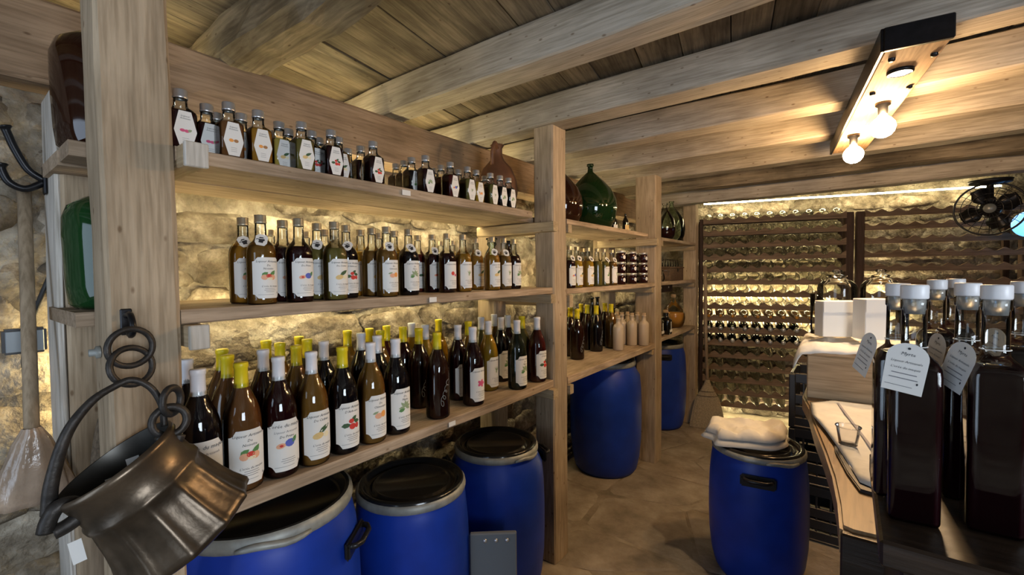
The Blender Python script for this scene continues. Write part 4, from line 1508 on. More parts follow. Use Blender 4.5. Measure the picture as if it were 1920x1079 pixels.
# folded cloth on the right-hand drum
def cloth_mesh(name, outline, z0, th, mat, seed, amp=0.006, n=26, drop=None, fine=9.0):
    """soft sheet filling an outline (polar about its middle)"""
    cx = sum(p[0] for p in outline) / len(outline)
    cy = sum(p[1] for p in outline) / len(outline)
    m_ = len(outline)
    vs, fs = [], []
    rings = 9
    for r in range(rings + 1):
        f = r / rings
        for k in range(m_):
            x = cx + (outline[k][0] - cx) * f
            y = cy + (outline[k][1] - cy) * f
            edge = 1 - max(0, (f - 0.8) / 0.2) ** 2 * 0.9
            z = z0 + th * edge + noise.fractal(Vector((x * fine, y * fine, seed)), 0.9, 2.0, 3) * amp * (1.0 if f < 0.95 else 0.4)
            if drop:
                z += drop(x, y, f)
            vs.append((x, y, z))
    for r in range(rings):
        for k in range(m_):
            t_ = (k + 1) % m_
            fs.append((r * m_ + k, r * m_ + t_, (r + 1) * m_ + t_, (r + 1) * m_ + k))
    top = len(vs)
    for k in range(m_):
        x, y, z = vs[rings * m_ + k]
        vs.append((cx + (x - cx) * 0.985, cy + (y - cy) * 0.985, min(z, z0 + th) - th * 0.0 - 0.004 if drop else z0))
    for k in range(m_):
        t_ = (k + 1) % m_
        fs.append((rings * m_ + k, rings * m_ + t_, top + t_, top + k))
    me = mesh_from(name, vs, fs, mat, True)
    return me


out = []
for k in range(40):
    a = 2 * math.pi * k / 40
    rx, ry = 0.185 + 0.018 * math.sin(3 * a + 1) + 0.01 * math.sin(7 * a), 0.125 + 0.014 * math.sin(4 * a)
    n_ = 2.6
    q = 1 / ((abs(math.cos(a)) ** n_ + abs(math.sin(a)) ** n_) ** (1 / n_))
    x, y = rx * q * math.cos(a), ry * q * math.sin(a)
    b_ = math.radians(32)
    out.append((-0.375 + x * math.cos(b_) - y * math.sin(b_), 2.285 + x * math.sin(b_) + y * math.cos(b_)))
t = thing('folded_cloth', 'thick folded off-white cloth lying on the lid of the right-hand drum', 'cloth', (0, 0, 0))
obj('lower_fold', cloth_mesh('lower_fold', out, 0.609, 0.030, 'cloth', 2.0, 0.008), t)
out2 = [(-0.375 + (x + 0.375) * 0.93 + 0.004, 2.285 + (y - 2.285) * 0.93) for x, y in out]
obj('upper_fold', cloth_mesh('upper_fold', out2, 0.640, 0.038, 'cloth', 5.0, 0.034, fine=11.0), t)

# ------------------------------------------------------------------ bottle rack on the back wall
RK = thing('bottle_rack', 'dark wooden wall rack of scalloped boards across the back wall', 'rack', BO, BA)
PITCHX = 0.1035


def scallop(w, h, th, n, amp):
    """board w long, scooped along its top edge"""
    vs, fs = [], []
    for k in range(n * 8 + 1):
        x = w * k / (n * 8)
        ph = (k % 8) / 8
        c = 0.5 - 0.5 * math.cos(2 * math.pi * ph)
        z = h - amp * (c ** 0.75)
        vs += [(x, 0, 0), (x, 0, z), (x, th, z), (x, th, 0)]
    for k in range(n * 8):
        a, b_ = 4 * k, 4 * k + 4
        fs += [(a, b_, b_ + 1, a + 1), (a + 1, b_ + 1, b_ + 2, a + 2), (a + 2, b_ + 2, b_ + 3, a + 3), (a + 3, b_ + 3, b_, a)]
    fs += [(0, 1, 2, 3), tuple(n * 32 + q for q in (3, 2, 1, 0))]
    return mesh_from('rack_board', vs, fs, 'rack_wood')


xm, _ = back_local(1583, 450)
xn, _ = back_local(1617, 450)
xe, _ = back_local(1912, 450)
NL = int(round(xm / PITCHX))
PL = xm / NL
NR = int(round((xe - xn) / PITCHX))
PR = (xe - xn) / NR
bl = scallop(xm, 0.060, 0.020, NL, 0.026)
br = scallop(xe - xn, 0.060, 0.020, NR, 0.026)
rows = []
for k in range(16):
    _, z = back_local(1340, 411 + 22.45 * k)
    rows.append(z)
for z in rows:
    obj('rack_board', bl, RK, (0, -0.06, z - 0.051))
    obj('rack_board', br, RK, (xn, -0.06, z - 0.051))
for (xa, xb) in ((-0.03, 0.0), (xm - 0.006, xm + 0.055), (xn - 0.05, xn + 0.005), (xe - 0.005, xe + 0.05)):
    obj('upright', box('upright', xb - xa, 0.05, rows[0] - 0.02, 'rack_upright_wood', 0.004), RK, ((xa + xb) / 2, -0.015, (rows[0] + 0.02) / 2))
    obj('back_upright', box('back_upright', 0.04, 0.03, rows[0] - 0.02, 'rack_upright_wood', 0.003), RK, ((xa + xb) / 2, 0.21, (rows[0] + 0.02) / 2))
for z in rows:
    obj('back_rail', geo('rrl', lambda: box('back_rail', xm, 0.02, 0.025, 'rack_upright_wood', 0, off=(xm / 2, 0, 0))), RK, (0, 0.185, z - 0.0272))
RB = [(0, 0.004), (0.030, 0.001), (0.038, 0.006), (0.0395, 0.02), (0.0395, 0.175), (0.036, 0.20), (0.026, 0.228), (0.0165, 0.252), (0.0145, 0.285), (0.0165, 0.286), (0.0165, 0.296), (0.012, 0.297)]
VIS = [13, 13, 13, 13, 13, 12, 11, 11, 10, 9, 8, 8, 7, 7, 7, 7]
NAMEC = ['', 'in the lit top row of the rack', 'in the second rack row', 'in the third rack row', 'in the fourth rack row', 'in the fifth rack row', 'in the sixth rack row',
         'in the seventh rack row', 'in the eighth rack row', 'in the ninth rack row', 'in the tenth rack row', 'in the eleventh rack row', 'in the twelfth rack row',
         'in the thirteenth rack row', 'in the fourteenth rack row', 'in the fifteenth rack row', 'in the bottom row of the rack']
tilt = math.radians(90 + 7)
for k, z in enumerate(rows):
    for i in range(min(VIS[k], NL)):
        if k == 0 and i > 12:
            continue
        dark = k in (9, 10) and i < 8
        amb = k == 8
        what = 'dark' if dark else ('amber-filled' if amb else 'empty clear')
        xx = (i + 0.5) * PL
        t = thing('rack_bottle', '%s bottle %s, %s from left' % (what, NAMEC[k + 1], ordinal(i + 1)), 'bottle', BO + BU * xx + BN * 0.215 + Vector((0, 0, z + 0.0335)), 0, 'bottles lying in the wall rack')
        t.rotation_euler = (tilt, 0, BA)
        if dark:
            obj('glass', geo('rbd', lambda: lathe('glass', RB, 'dark_glass', 14)), t)
            obj('cap', geo('rbc', lambda: lathe('cap', [(0.0170, 0.2795), (0.0175, 0.298), (0, 0.2985)], 'aluminium', 12)), t)
        else:
            obj('glass', geo('rbg', lambda: lathe('glass', RB, 'old_bottle_glass', 14)), t)
            if amb:
                obj('liquid', geo('rba', lambda: lathe('liquid', [(max(r - 0.001, 0), zz) for r, zz in RB[:9]] + [(0, 0.285)], 'liq_orange', 14)), t)


def back_led(label, px0, px1, z, depth, mat='led_rack', h=0.012):
    xa, _ = back_local(px0, 450)
    xb, _ = back_local(px1, 450)
    c = BO + BU * ((xa + xb) / 2) + BN * depth
    o = obj('light_strip', box('light_strip', xb - xa, 0.012, h, mat, 0), None, (c.x, c.y, z), (0, 0, BA))
    tag(o, label, 'light strip', 'warm light strips')


back_led('bright warm light strip above the top row of the wall rack', 1320, 1900, rows[0] + 0.165, 0.16)
back_led('warm light strip behind the seventh rack row', 1320, 1740, rows[6] - 0.043, 0.238, 'led_mid')
back_led('warm light strip behind the ninth rack row', 1320, 1740, rows[8] - 0.046, 0.238, 'led_mid')
back_led('warm light strip behind the bottom row of the wall rack', 1320, 1560, rows[15] - 0.085, 0.10)

# ------------------------------------------------------------------ broom leaning at the far post
p0 = onz(1331, 788, 0.0)
t = thing('corn_broom', 'corn broom with pale bristles standing by the farthest post', 'broom', (-0.985, 4.16, 0.0), math.radians(22))
vs, fs = [], []
lev = [(0.0, 0.142, 0.035), (0.05, 0.140, 0.036), (0.16, 0.122, 0.034), (0.26, 0.098, 0.032), (0.34, 0.052, 0.028), (0.40, 0.026, 0.022), (0.43, 0.017, 0.017)]
n = 36
for (z, a, b_) in lev:
    for k in range(n):
        th = 2 * math.pi * k / n
        rr = 1 + (0.03 if k % 2 else -0.02)
        vs.append((a * math.cos(th) * rr, b_ * math.sin(th) * rr, z + 0.002))
for l in range(len(lev) - 1):
    for k in range(n):
        q = (k + 1) % n
        fs.append((l * n + k, l * n + q, (l + 1) * n + q, (l + 1) * n + k))
fs.append(tuple(range(n))[::-1])
fs.append(tuple(range((len(lev) - 1) * n, len(lev) * n)))
obj('bristles', mesh_from('bristles', vs, fs, 'bristle', False), t)
obj('handle', tube('handle', [(0, 0, 0.40), (-0.012, 0.01, 0.8), (-0.02, 0.02, 1.45)], 0.0135, 'handle_wood', 10), t)
for z in (0.29, 0.33):
    a, b_ = (0.085, 0.036) if z < 0.3 else (0.062, 0.033)
    obj('stitching', tube('stitching', [(a * math.cos(2 * math.pi * k / 24), b_ * math.sin(2 * math.pi * k / 24), z) for k in range(24)], 0.003, 'sack', 6, closed=True), t)

# ------------------------------------------------------------------ counter
ZC = 0.95
edge = [onz(px, py, ZC) for px, py in ((1517, 765), (1527, 800), (1545, 845), (1560, 890), (1570, 940), (1574, 985))]
front = [onz(px, py, ZC) for px, py in ((1600, 996), (1650, 1008), (1710, 1022))]
RY = 1.86                                                     # front face of the raised back section
rp0 = ony(1513, 700, RY)
RZ = ony(1560, 657, RY).z
out = [(rp0.x - 0.01, 2.26), (rp0.x - 0.014, RY + 0.02)] + [(p.x, p.y) for p in edge] + [(p.x, p.y) for p in front] + [(0.35, front[-1].y + 0.012), (0.62, front[-1].y), (0.95, front[-1].y + 0.02), (0.95, 2.26)]
CT = thing('bar_counter', 'varnished live-edge wooden counter with raised back and dark base at the right', 'counter', (0.4, 1.6, 0))
obj('counter_top', prism('counter_top', out, ZC - 0.055, ZC, 'counter_wood', 0.006), CT, (-0.4, -1.6, 0))
for k in range(6):
    obj('base_board', geo('cbb', lambda: box('base_board', 0.03, 0.192, ZC - 0.058, 'counter_base_wood', 0.004)), CT, (0.06 - 0.4, 1.08 + k * 0.20 - 1.6, (ZC - 0.058) / 2))
for k in range(4):
    obj('base_board', geo('cbf', lambda: box('base_board', 0.192, 0.03, ZC - 0.058, 'counter_base_wood', 0.004)), CT, (0.18 + k * 0.2 - 0.4, 0.995 - 1.6, (ZC - 0.058) / 2))
obj('end_shade_board', box('end_shade_board', 0.96, 0.016, 0.20, 'cabinet_shade_wood', 0.003), CT, (0.475 - 0.4, edge[-1].y - 0.010 - 1.6, ZC - 0.106))  # board added over the slab end, its dark colour stands for shade
RT_ = 2.24 - RY
obj('riser', box('riser', 0.95 - rp0.x, 0.03, RZ - 0.024 - ZC, 'panel_wood', 0.003), CT, ((0.95 + rp0.x) / 2 - 0.4, RY + 0.015 - 1.6, (RZ - 0.024 + ZC) / 2))
obj('riser_side', box('riser_side', 0.03, RT_ - 0.04, RZ - 0.024 - ZC, 'panel_wood', 0.003), CT, (rp0.x + 0.016 - 0.4, RY + 0.032 + (RT_ - 0.04) / 2 - 1.6, (RZ - 0.024 + ZC) / 2))
obj('raised_top', box('raised_top', 0.95 - rp0.x + 0.012, RT_, 0.024, 'panel_wood', 0.004), CT, ((0.95 + rp0.x - 0.012) / 2 - 0.4, RY + RT_ / 2 - 1.6, RZ - 0.012))
# dark cabinet in front that carries the tall bottles
ZB = 1.106
BB = thing('display_cabinet', 'dark stained wooden cabinet under the tall square bottles', 'cabinet', (0.5, 0.76, 0.0))
obj('cabinet_top', box('cabinet_top', 0.95, 0.29, 0.03, 'cabinet_shade_wood', 0.003), BB, (0.006, 0, ZB - 0.015))
obj('side_panel', box('side_panel', 0.02, 0.26, ZB - 0.032, 'cabinet_shade_wood', 0.002), BB, (-0.44, 0, (ZB - 0.032) / 2))
obj('side_panel', box('side_panel', 0.02, 0.26, ZB - 0.032, 'cabinet_shade_wood', 0.002), BB, (0.44, 0, (ZB - 0.032) / 2))
for k in range(4):
    obj('front_board', geo('dcf', lambda: box('front_board', 0.21, 0.02, ZB - 0.034, 'cabinet_shade_wood', 0.003)), BB, (-0.32 + k * 0.214, -0.12, (ZB - 0.034) / 2))


# cloth on the raised top, hanging over its front left corner
def sheet(name, fn, nu, nv, mat):
    vs = [fn(i / nu, j / nv) for j in range(nv + 1) for i in range(nu + 1)]
    fs = [(j * (nu + 1) + i, j * (nu + 1) + i + 1, (j + 1) * (nu + 1) + i + 1, (j + 1) * (nu + 1) + i) for j in range(nv) for i in range(nu)]
    return mesh_from(name, vs, fs, mat, True)


def cl1(u, v):
    x = rp0.x - 0.048 + u * 0.52
    y = RY - 0.034 + v * 0.34
    z = max(RZ + 0.012 + 0.016 * noise.fractal(Vector((x * 10, y * 10, 3)), 0.9, 2, 3), RZ + 0.005)
    if x < rp0.x - 0.018:
        k = (rp0.x - 0.018 - x) / 0.030
        z -= 0.052 * k * (1 - 0.3 * v)
        x += 0.012 * k
    if y < RY - 0.006:
        k = (RY - 0.006 - y) / 0.028
        z -= 0.022 * k + 0.014 * k * math.sin(u * 16) * 0.5
    return (x, y, z)


ct = obj('table_cloth', sheet('table_cloth', cl1, 44, 30, 'cloth'))
sol = ct.modifiers.new('thick', 'SOLIDIFY')
sol.thickness = 0.004
sol.offset = 1
tag(ct, 'rumpled white cloth on the raised counter under the white boxes', 'cloth')


def white_box(label, px, y, rot, w, d, h):
    p = ony(px, 640, y)
    t = thing('paper_box', label, 'box', (p.x, y, RZ + 0.034), rot, 'white paper boxes')
    obj('carton', box('carton', w, d, h, 'paper_plain', 0.002), t, (0, 0, h / 2))
    obj('flap', box('flap', w * 0.98, 0.002, h * 0.3, 'paper_plain', 0), t, (0, -d / 2 - 0.0012, h * 0.84))


white_box('greyish white square paper box, left of the two on the raised counter', 1569, 1.995, math.radians(28), 0.122, 0.06, 0.128)
white_box('cream paper box, right of the two on the raised counter', 1632, 1.965, math.radians(36), 0.082, 0.06, 0.140)
p = ony(1529, 640, 2.03)
t = thing('glass_tumbler', 'slim clear glass beside the left white box', 'glass', (p.x, 2.03, RZ + 0.034))
t.scale = (1.45, 1.45, 1.5)
obj('bowl', lathe('bowl', [(0.0, 0.004), (0.011, 0.003), (0.0135, 0.1), (0.0125, 0.1), (0.010, 0.006)], 'clear_glass', 18), t)
obj('base', lathe('base', [(0.0, 0.0), (0.0115, 0.0), (0.0115, 0.0035), (0, 0.0035)], 'clear_glass', 18), t)
for i, (px, yy) in enumerate(((1569, 2.13), (1651, 2.175))):
    p = ony(px, 560, yy)
    R = 0.064
    t = thing('glass_jar', 'wide clear glass jar with stopper, %s of the pair behind the white boxes' % ('left' if i == 0 else 'right'), 'jar', (p.x, yy, RZ + 0.034), 0, 'clear glass jars')
    obj('glass', geo('gjar', lambda: lathe('glass', [(0, 0.003), (R * 0.9, 0.001), (R, 0.010), (R, 0.168), (R * 0.95, 0.184), (R * 0.76, 0.197), (R * 0.5, 0.203), (R * 0.44, 0.212), (R * 0.52, 0.216)], 'clear_glass', 30)), t)
    obj('stopper', geo('gjst', lambda: lathe('stopper', [(0.0, 0.211), (0.022, 0.211), (0.029, 0.218), (0.013, 0.223), (0.011, 0.229), (0.018, 0.234), (0.015, 0.240), (0, 0.241)], 'clear_glass', 20)), t)
    obj('foot', geo('gjft', lambda: torus('foot', R * 0.96, 0.005, 'clear_glass')), t, (0, 0, 0.006))

# linen-lined tray on the lower counter
tp = [onz(px, py, ZC + 0.014) for px, py in ((1519, 752), (1562, 749), (1640, 752), (1720, 760), (1725, 800), (1715, 870), (1680, 905), (1640, 913), (1614, 905), (1594, 872), (1570, 835), (1548, 805), (1522, 775))]
tray = [(p.x, min(p.y, RY - 0.006)) for p in tp]
tv = [onz(px, py, ZC + 0.014) for px, py in ((1560, 790), (1640, 770), (1720, 780), (1725, 870), (1690, 912), (1640, 920), (1612, 912), (1588, 880), (1566, 840))]
o = obj('serving_tray', prism('serving_tray', [(p.x, p.y) for p in tv], ZC + 0.001, ZC + 0.008, 'black_plastic', 0.002))
tag(o, 'dark flat tray under the white cloth on the lower counter', 'tray')


def resample(pts, n):
    P = [Vector((x, y)) for x, y in pts]
    m_ = len(P)
    L = [0]
    for k in range(m_):
        L.append(L[-1] + (P[(k + 1) % m_] - P[k]).length)
    res = []
    for i in range(n):
        s = L[-1] * i / n
        k = max(q for q in range(m_) if L[q] <= s)
        v = P[k].lerp(P[(k + 1) % m_], (s - L[k]) / (L[k + 1] - L[k]))
        res.append((v.x, v.y))
    return res


lin = resample(tray, 60)
t = thing('linen_cloth', 'flat white linen cloth with dark stripe on the lower counter', 'cloth')
obj('linen', cloth_mesh('linen', lin, ZC + 0.0095, 0.005, 'cloth', 8.0, 0.004, fine=15.0), t)
s0, s1 = onz(1571, 756, ZC + 0.019), onz(1636, 842, ZC + 0.019)
dv = (s1 - s0)
nv = Vector((-dv.y, dv.x, 0)).normalized() * 0.003
sv = []
for k in range(13):
    q = s0.lerp(s1, k / 12)
    sv += [q - nv, q + nv]
obj('stripe', mesh_from('stripe', [(v.x, v.y, ZC + 0.0195) for v in sv], [(2 * k, 2 * k + 2, 2 * k + 3, 2 * k + 1) for k in range(12)], 'cloth_stripe'), t)
p = onz(1590, 834, ZC + 0.019)
t = thing('plastic_cup', 'small clear plastic cup on the white linen', 'cup', (p.x, p.y, ZC + 0.0195))
t.scale = (1.5, 1.5, 1.5)
obj('wall', lathe('wall', [(0.0, 0.001), (0.0125, 0.0005), (0.0165, 0.028), (0.0172, 0.030)], 'plastic_cup', 24), t)
obj('rim', torus('rim', 0.0172, 0.0009, 'plastic_cup'), t, (0, 0, 0.030))
obj('foot', torus('foot', 0.0120, 0.0009, 'plastic_cup'), t, (0, 0, 0.001))

# ------------------------------------------------------------------ tall square bottles in front
SQ = [(0, 0.004, 1), (0.017, 0.0015, 1), (0.0212, 0.001, 1), (0.0232, 0.006, 1), (0.0232, 0.172, 1), (0.0224, 0.180, 0.9), (0.0192, 0.187, 0.6), (0.0150, 0.192, 0.2), (0.0122, 0.196, 0),
      (0.0114, 0.204, 0), (0.0112, 0.246, 0), (0.0124, 0.247, 0), (0.0124, 0.257, 0), (0.0114, 0.258, 0)]


def arch_tag(w, h):
    P = Print()
    r = w / 2
    pts = [(-w / 2 * 0.92, -h), (w / 2 * 0.98, -h)] + [(r * math.cos(a), -r * 0.9 + r * math.sin(a) * 0.9) for a in [math.pi * k / 12 for k in range(13)]]
    P.poly(pts, 'paper', 0)
    return P


def tag_print(w, h):
    P = Print()
    P.blob(0, -0.006, 0.0014, 0.0014, 'ink')
    P.text('Myrte', 0.0, -0.0125, 0.0052)
    P.text('Liqueur Artisanale', 0, -0.0215, 0.0037)
    P.text("L'or\u00e9e du maquis", 0, -0.0285, 0.0037)
    for q, ww in ((0.0350, 0.022), (0.0405, 0.025)):
        P.bar(0, -q, ww, 0.0010, 'ink_grey')
    P.bar(-0.003, -0.049, 0.024, 0.0006, 'ink_grey')
    P.blob(0.0125, -0.044, 0.0009, 0.0014, 'ink')
    return P


SQB = [(1712, 966, 0.10, 'front left', (0.0, 0.0)), (1674, 922, 0.02, 'half hidden behind the front left one', None), (1862, 990, -0.05, 'front right', None),
       (1806, 944, 0.0, 'between and behind the two front ones', None), (1752, 893, 0.05, 'farthest, left of the rear pair', None), (1790, 880, 0.0, 'farthest, right of the rear pair', None),
       (1932, 945, 0.0, 'cut by the right picture edge', None)]
SQpos = [CAM + ray(px_, 540) * d_ for px_, d_ in ((1715, 0.515), (1684, 0.570), (1869, 0.490), (1815, 0.560), (1757, 0.74), (1792, 0.79), (1920, 0.60))]
for i, (px, py, rot, where, tg) in enumerate(SQB):
    p = SQpos[i]
    t = thing('square_bottle', 'tall square near-black bottle on the dark cabinet, ' + where, 'bottle', (p.x, p.y, ZB + 0.0008), math.radians(2) + rot * 0.4, 'tall square bottles on the cabinet')
    obj('glass', geo('sqg', lambda: loft('glass', SQ, 'clear_glass', 40)), t)
    obj('liquid', geo('sql', lambda: loft('liquid', clip_profile(SQ, 0.186, 0.0012), 'liq_garnet', 40)), t)
    st = obj('stopper', geo('sqs', lambda: lathe('stopper', [(0.0, 0.2585), (0.0122, 0.2585), (0.0128, 0.260), (0.0128, 0.273), (0.0121, 0.2745), (0, 0.275)], 'stopper', 28)), t)
    obj('plug', geo('sqp', lambda: lathe('plug', [(0.0, 0.240), (0.0096, 0.241), (0.0106, 0.2582)], 'stopper_clear', 24)), st)
# tags hanging on the square bottles
def hang_tag(i, az, tilt_, roll_, label, w=0.037, h=0.056, out_=0.0275, zz=0.209):
    t = [o for o in bpy.data.objects if o.name == ('square_bottle' if i == 0 else 'square_bottle.%03d' % i)][0]
    tg = obj('neck_tag', geo(('atag', w, h), lambda: arch_tag(w, h).mesh('neck_tag', None, 0, 0)), t)
    b_ = az - t.rotation_euler[2]
    tg.location = (out_ * math.cos(b_), out_ * math.sin(b_), zz)
    tg.rotation_euler = (roll_, tilt_, b_)
    obj('tag_print', geo(('atagp', w), lambda: tag_print(w, h).mesh('tag_print', None, 0.0003, 0.00002)), tg)
    tg['label'] = label
    obj('string', geo('strg', lambda: torus('string', 0.0124, 0.0006, 'paper_plain', 20, 5)), t, (0, 0, 0.203))


view = math.atan2(-0.71, -0.07)
hang_tag(0, math.radians(-100), math.radians(-6), math.radians(-8), 'white arched paper tag with lettering')
hang_tag(1, math.radians(-155), math.radians(-10), math.radians(-14), 'white arched paper tag turned aside')
hang_tag(2, math.radians(-150), math.radians(-8), math.radians(-16), 'white arched paper tag turned aside')
hang_tag(3, math.radians(-160), math.radians(-5), math.radians(-10), 'white arched paper tag turned aside')
hang_tag(6, math.radians(-150), math.radians(-8), math.radians(-20), 'white arched paper tag turned aside')

# black crates between drum and counter
CRX, CRY = -0.055, 2.86
for k in range(3):
    t = thing('plastic_crate', 'black latticed plastic crate, %s of the stack beside the counter' % ('bottom', 'middle', 'top')[k], 'crate', (CRX, CRY, 0.001 + k * 0.288), 0, 'stacked black crates')
    if k == 0:
        parts = []
        W_, D_, Hh = 0.37, 0.30, 0.28
        parts.append(obj('floor_panel', box('floor_panel', W_, D_, 0.012, 'black_plastic', 0.003), t, (0, 0, 0.006)))
        for sx in (-1, 1):
            for sy in (-1, 1):
                parts.append(obj('corner_post', geo('crp', lambda: box('corner_post', 0.03, 0.03, Hh, 'black_plastic', 0.004)), t, (sx * (W_ / 2 - 0.015), sy * (D_ / 2 - 0.015), Hh / 2)))
        for sy in (-1, 1):
            for zz in (0.03, 0.09, 0.15, 0.26):
                parts.append(obj('long_slat', geo('crl', lambda: box('long_slat', W_ - 0.05, 0.012, 0.050, 'black_plastic', 0.003)), t, (0, sy * (D_ / 2 - 0.01), zz)))
        for sx in (-1, 1):
            for zz in (0.03, 0.09, 0.15, 0.26):
                parts.append(obj('short_slat', geo('crs', lambda: box('short_slat', 0.012, D_ - 0.05, 0.050, 'black_plastic', 0.003)), t, (sx * (W_ / 2 - 0.01), 0, zz)))
        for sy in (-1, 1):
            for q in range(5):
                parts.append(obj('lattice_bar', geo('crb', lambda: box('lattice_bar', 0.010, 0.010, Hh - 0.02, 'black_plastic', 0.002)), t, (-0.12 + q * 0.06, sy * (D_ / 2 - 0.01), Hh / 2)))
        first = t
    else:
        for q in list(first.children):
            c = q.copy()
            COL.objects.link(c)
            c.parent = t

# ------------------------------------------------------------------ ceiling lamp board with bulbs
ZP = 2.022
c1, c2, c3, c4 = onz(1657, 100, ZP), onz(1790, 72, ZP), onz(1560, 290, ZP), None
ax = (c3 - c1)
LA = math.atan2(ax.y, ax.x) - math.pi / 2
LL = ax.length
wd = (c2 - c1).length * 0.98
ux, uy = Vector((math.cos(LA), math.sin(LA), 0)), Vector((-math.sin(LA), math.cos(LA), 0))
LP = thing('ceiling_lamp', 'wooden plank ceiling lamp with round warm bulbs under the joists', 'lamp', c1 + ux * wd / 2 + uy * LL / 2, LA)
obj('plank', sawn('plank', wd, LL, 0.062, 'lamp_wood', 1, 3.3, 0.002, 14, 0.003, 0.004), LP, (0, 0, 0.034))
obj('end_cap', box('end_cap', wd + 0.006, 0.016, 0.066, 'black_iron', 0.003), LP, (0, -LL / 2 - 0.007, 0.034))
obj('side_rail', box('side_rail', 0.010, LL + 0.02, 0.066, 'black_iron', 0.002), LP, (-wd / 2 - 0.004, 0, 0.034))


def loc_on_lamp(px, py, z):
    p = onz(px, py, z) - LP.location
    return p.dot(ux), p.dot(uy)


for i, (px, py, drop, em) in enumerate(((1688, 134, 0.0, 'bulb_spot'), (1655, 232, 0.075, 'bulb'), (1600, 285, 0.075, 'bulb'))):
    lx, ly = loc_on_lamp(px, py, ZP - drop)
    lx = max(-wd / 2 + 0.02, min(wd / 2 - 0.015, lx))
    ly = min(ly, LL / 2 - 0.03)
    if drop:
        sk = obj('lamp_socket', lathe('lamp_socket', [(0, 0.004), (0.024, 0.004), (0.024, -0.008), (0.016, -0.014), (0.015, -0.042), (0, -0.043)], 'black_iron', 20), LP, (lx, ly, 0))
        obj('bulb', lathe('bulb', [(0, -0.040), (0.013, -0.042), (0.015, -0.050), (0.026, -0.058), (0.036, -0.072), (0.040, -0.088), (0.036, -0.105), (0.026, -0.118), (0.013, -0.1255), (0, -0.127)], em, 24), sk)
    else:
        sk = obj('lamp_socket', lathe('lamp_socket', [(0, 0.004), (0.034, 0.004), (0.034, -0.006), (0.029, -0.008), (0.027, -0.004)], 'black_iron', 24), LP, (lx, ly, 0))
        obj('bulb', lathe('bulb', [(0.0265, -0.0045), (0.020, -0.0055), (0.010, -0.006), (0, -0.006)], em, 24), sk)
for (px, py) in ((1672, 112), (1752, 102), (1636, 176), (1705, 163)):
    lx, ly = loc_on_lamp(px, py, ZP)
    obj('bolt', geo('boltb', lambda: lathe('bolt', [(0.009, 0.004), (0.009, -0.003), (0.006, -0.006), (0, -0.006)], 'black_iron', 10)), LP, (lx, ly, 0))

# ------------------------------------------------------------------ caged fan under the last joist
pf = onz(1857, 338, 1.975)
FN = thing('ceiling_fan', 'black round caged fan hanging under the last joist', 'fan', (pf.x, pf.y, 1.975))
obj('mount', lathe('mount', [(0, 0.0), (0.105, 0.0), (0.10, -0.02), (0.03, -0.032), (0, -0.032)], 'black_iron', 32), FN)
obj('stem', lathe('stem', [(0.018, -0.02), (0.018, -0.11), (0.028, -0.115), (0.028, -0.15), (0, -0.15)], 'black_iron', 16), FN)
fr_ = 0.168
cz = -0.02 - fr_
face = math.atan2(-pf.y, -pf.x)
hd = obj('motor', lathe('motor', [(0, -0.06), (0.05, -0.055), (0.055, 0.0), (0.045, 0.03), (0, 0.035)], 'black_iron', 24), FN, (0, 0, cz), (0, math.radians(90), face))
cage = obj('cage', torus('cage', fr_, 0.006, 'black_iron', 48, 8), FN, (0, 0, cz), (0, math.radians(90), face))
for rr, dz in ((fr_ * 0.80, 0.030), (fr_ * 0.58, 0.045), (fr_ * 0.36, 0.052), (fr_ * 0.18, 0.055)):
    obj('cage_ring', torus('cage_ring', rr, 0.0022, 'black_iron', 40, 6), cage, (0, 0, dz))
for k in range(20):
    a = 2 * math.pi * k / 20
    pts = [(fr_ * math.cos(a), fr_ * math.sin(a), 0), (fr_ * 0.8 * math.cos(a), fr_ * 0.8 * math.sin(a), 0.030), (fr_ * 0.36 * math.cos(a), fr_ * 0.36 * math.sin(a), 0.052), (0.02 * math.cos(a), 0.02 * math.sin(a), 0.055)]
    obj('cage_wire', tube('cage_wire', pts, 0.0018, 'black_iron', 5), cage)
for k in range(4):
    a0 = 2 * math.pi * k / 4 + 0.4
    vs, fs = [], []
    for i in range(7):
        rr = 0.03 + (fr_ * 0.86 - 0.03) * i / 6
        sp = 0.30 + 0.32 * math.sin(math.pi * min(1, i / 5.2))
        for s_ in (-1, 0, 1):
            a = a0 + s_ * sp
            for dz in (0.0, 0.003):
                vs.append((rr * math.cos(a), rr * math.sin(a), 0.012 + s_ * 0.018 + dz))
    for i in range(6):
        for s_ in range(2):
            b_ = i * 6 + s_ * 2
            fs += [(b_, b_ + 2, b_ + 8, b_ + 6), (b_ + 1, b_ + 7, b_ + 9, b_ + 3)]
        b_ = i * 6
        fs += [(b_, b_ + 6, b_ + 7, b_ + 1), (b_ + 4, b_ + 5, b_ + 11, b_ + 10)]
    fs += [(36, 37, 39, 38), (38, 39, 41, 40)]
    obj('blade', mesh_from('blade', vs, fs, 'black_iron', True), hd)
badge = obj('badge', lathe('badge', [(0.030, 0.054), (0.030, 0.058), (0, 0.060)], 'tin_grey', 24), cage)

# blue glass globe at the right edge
pg = onback(1932, 420, -0.35)
t = thing('globe_lamp', 'glowing blue globe lamp hanging at the right picture edge', 'lamp', (pg.x, pg.y, pg.z - 0.07))
obj('globe', lathe('globe', [(0.09 * math.sin(math.pi * k / 16), 0.07 - 0.09 * math.cos(math.pi * k / 16)) for k in range(17)], 'blue_globe', 32), t)
obj('cord', tube('cord', [(0, 0, 0.158), (0, 0, 2.10 - pg.z + 0.07)], 0.003, 'cable', 6), t)

# ------------------------------------------------------------------ copper pot hanging on the first post
def at(px, py, x):
    return onx(px, py, x)


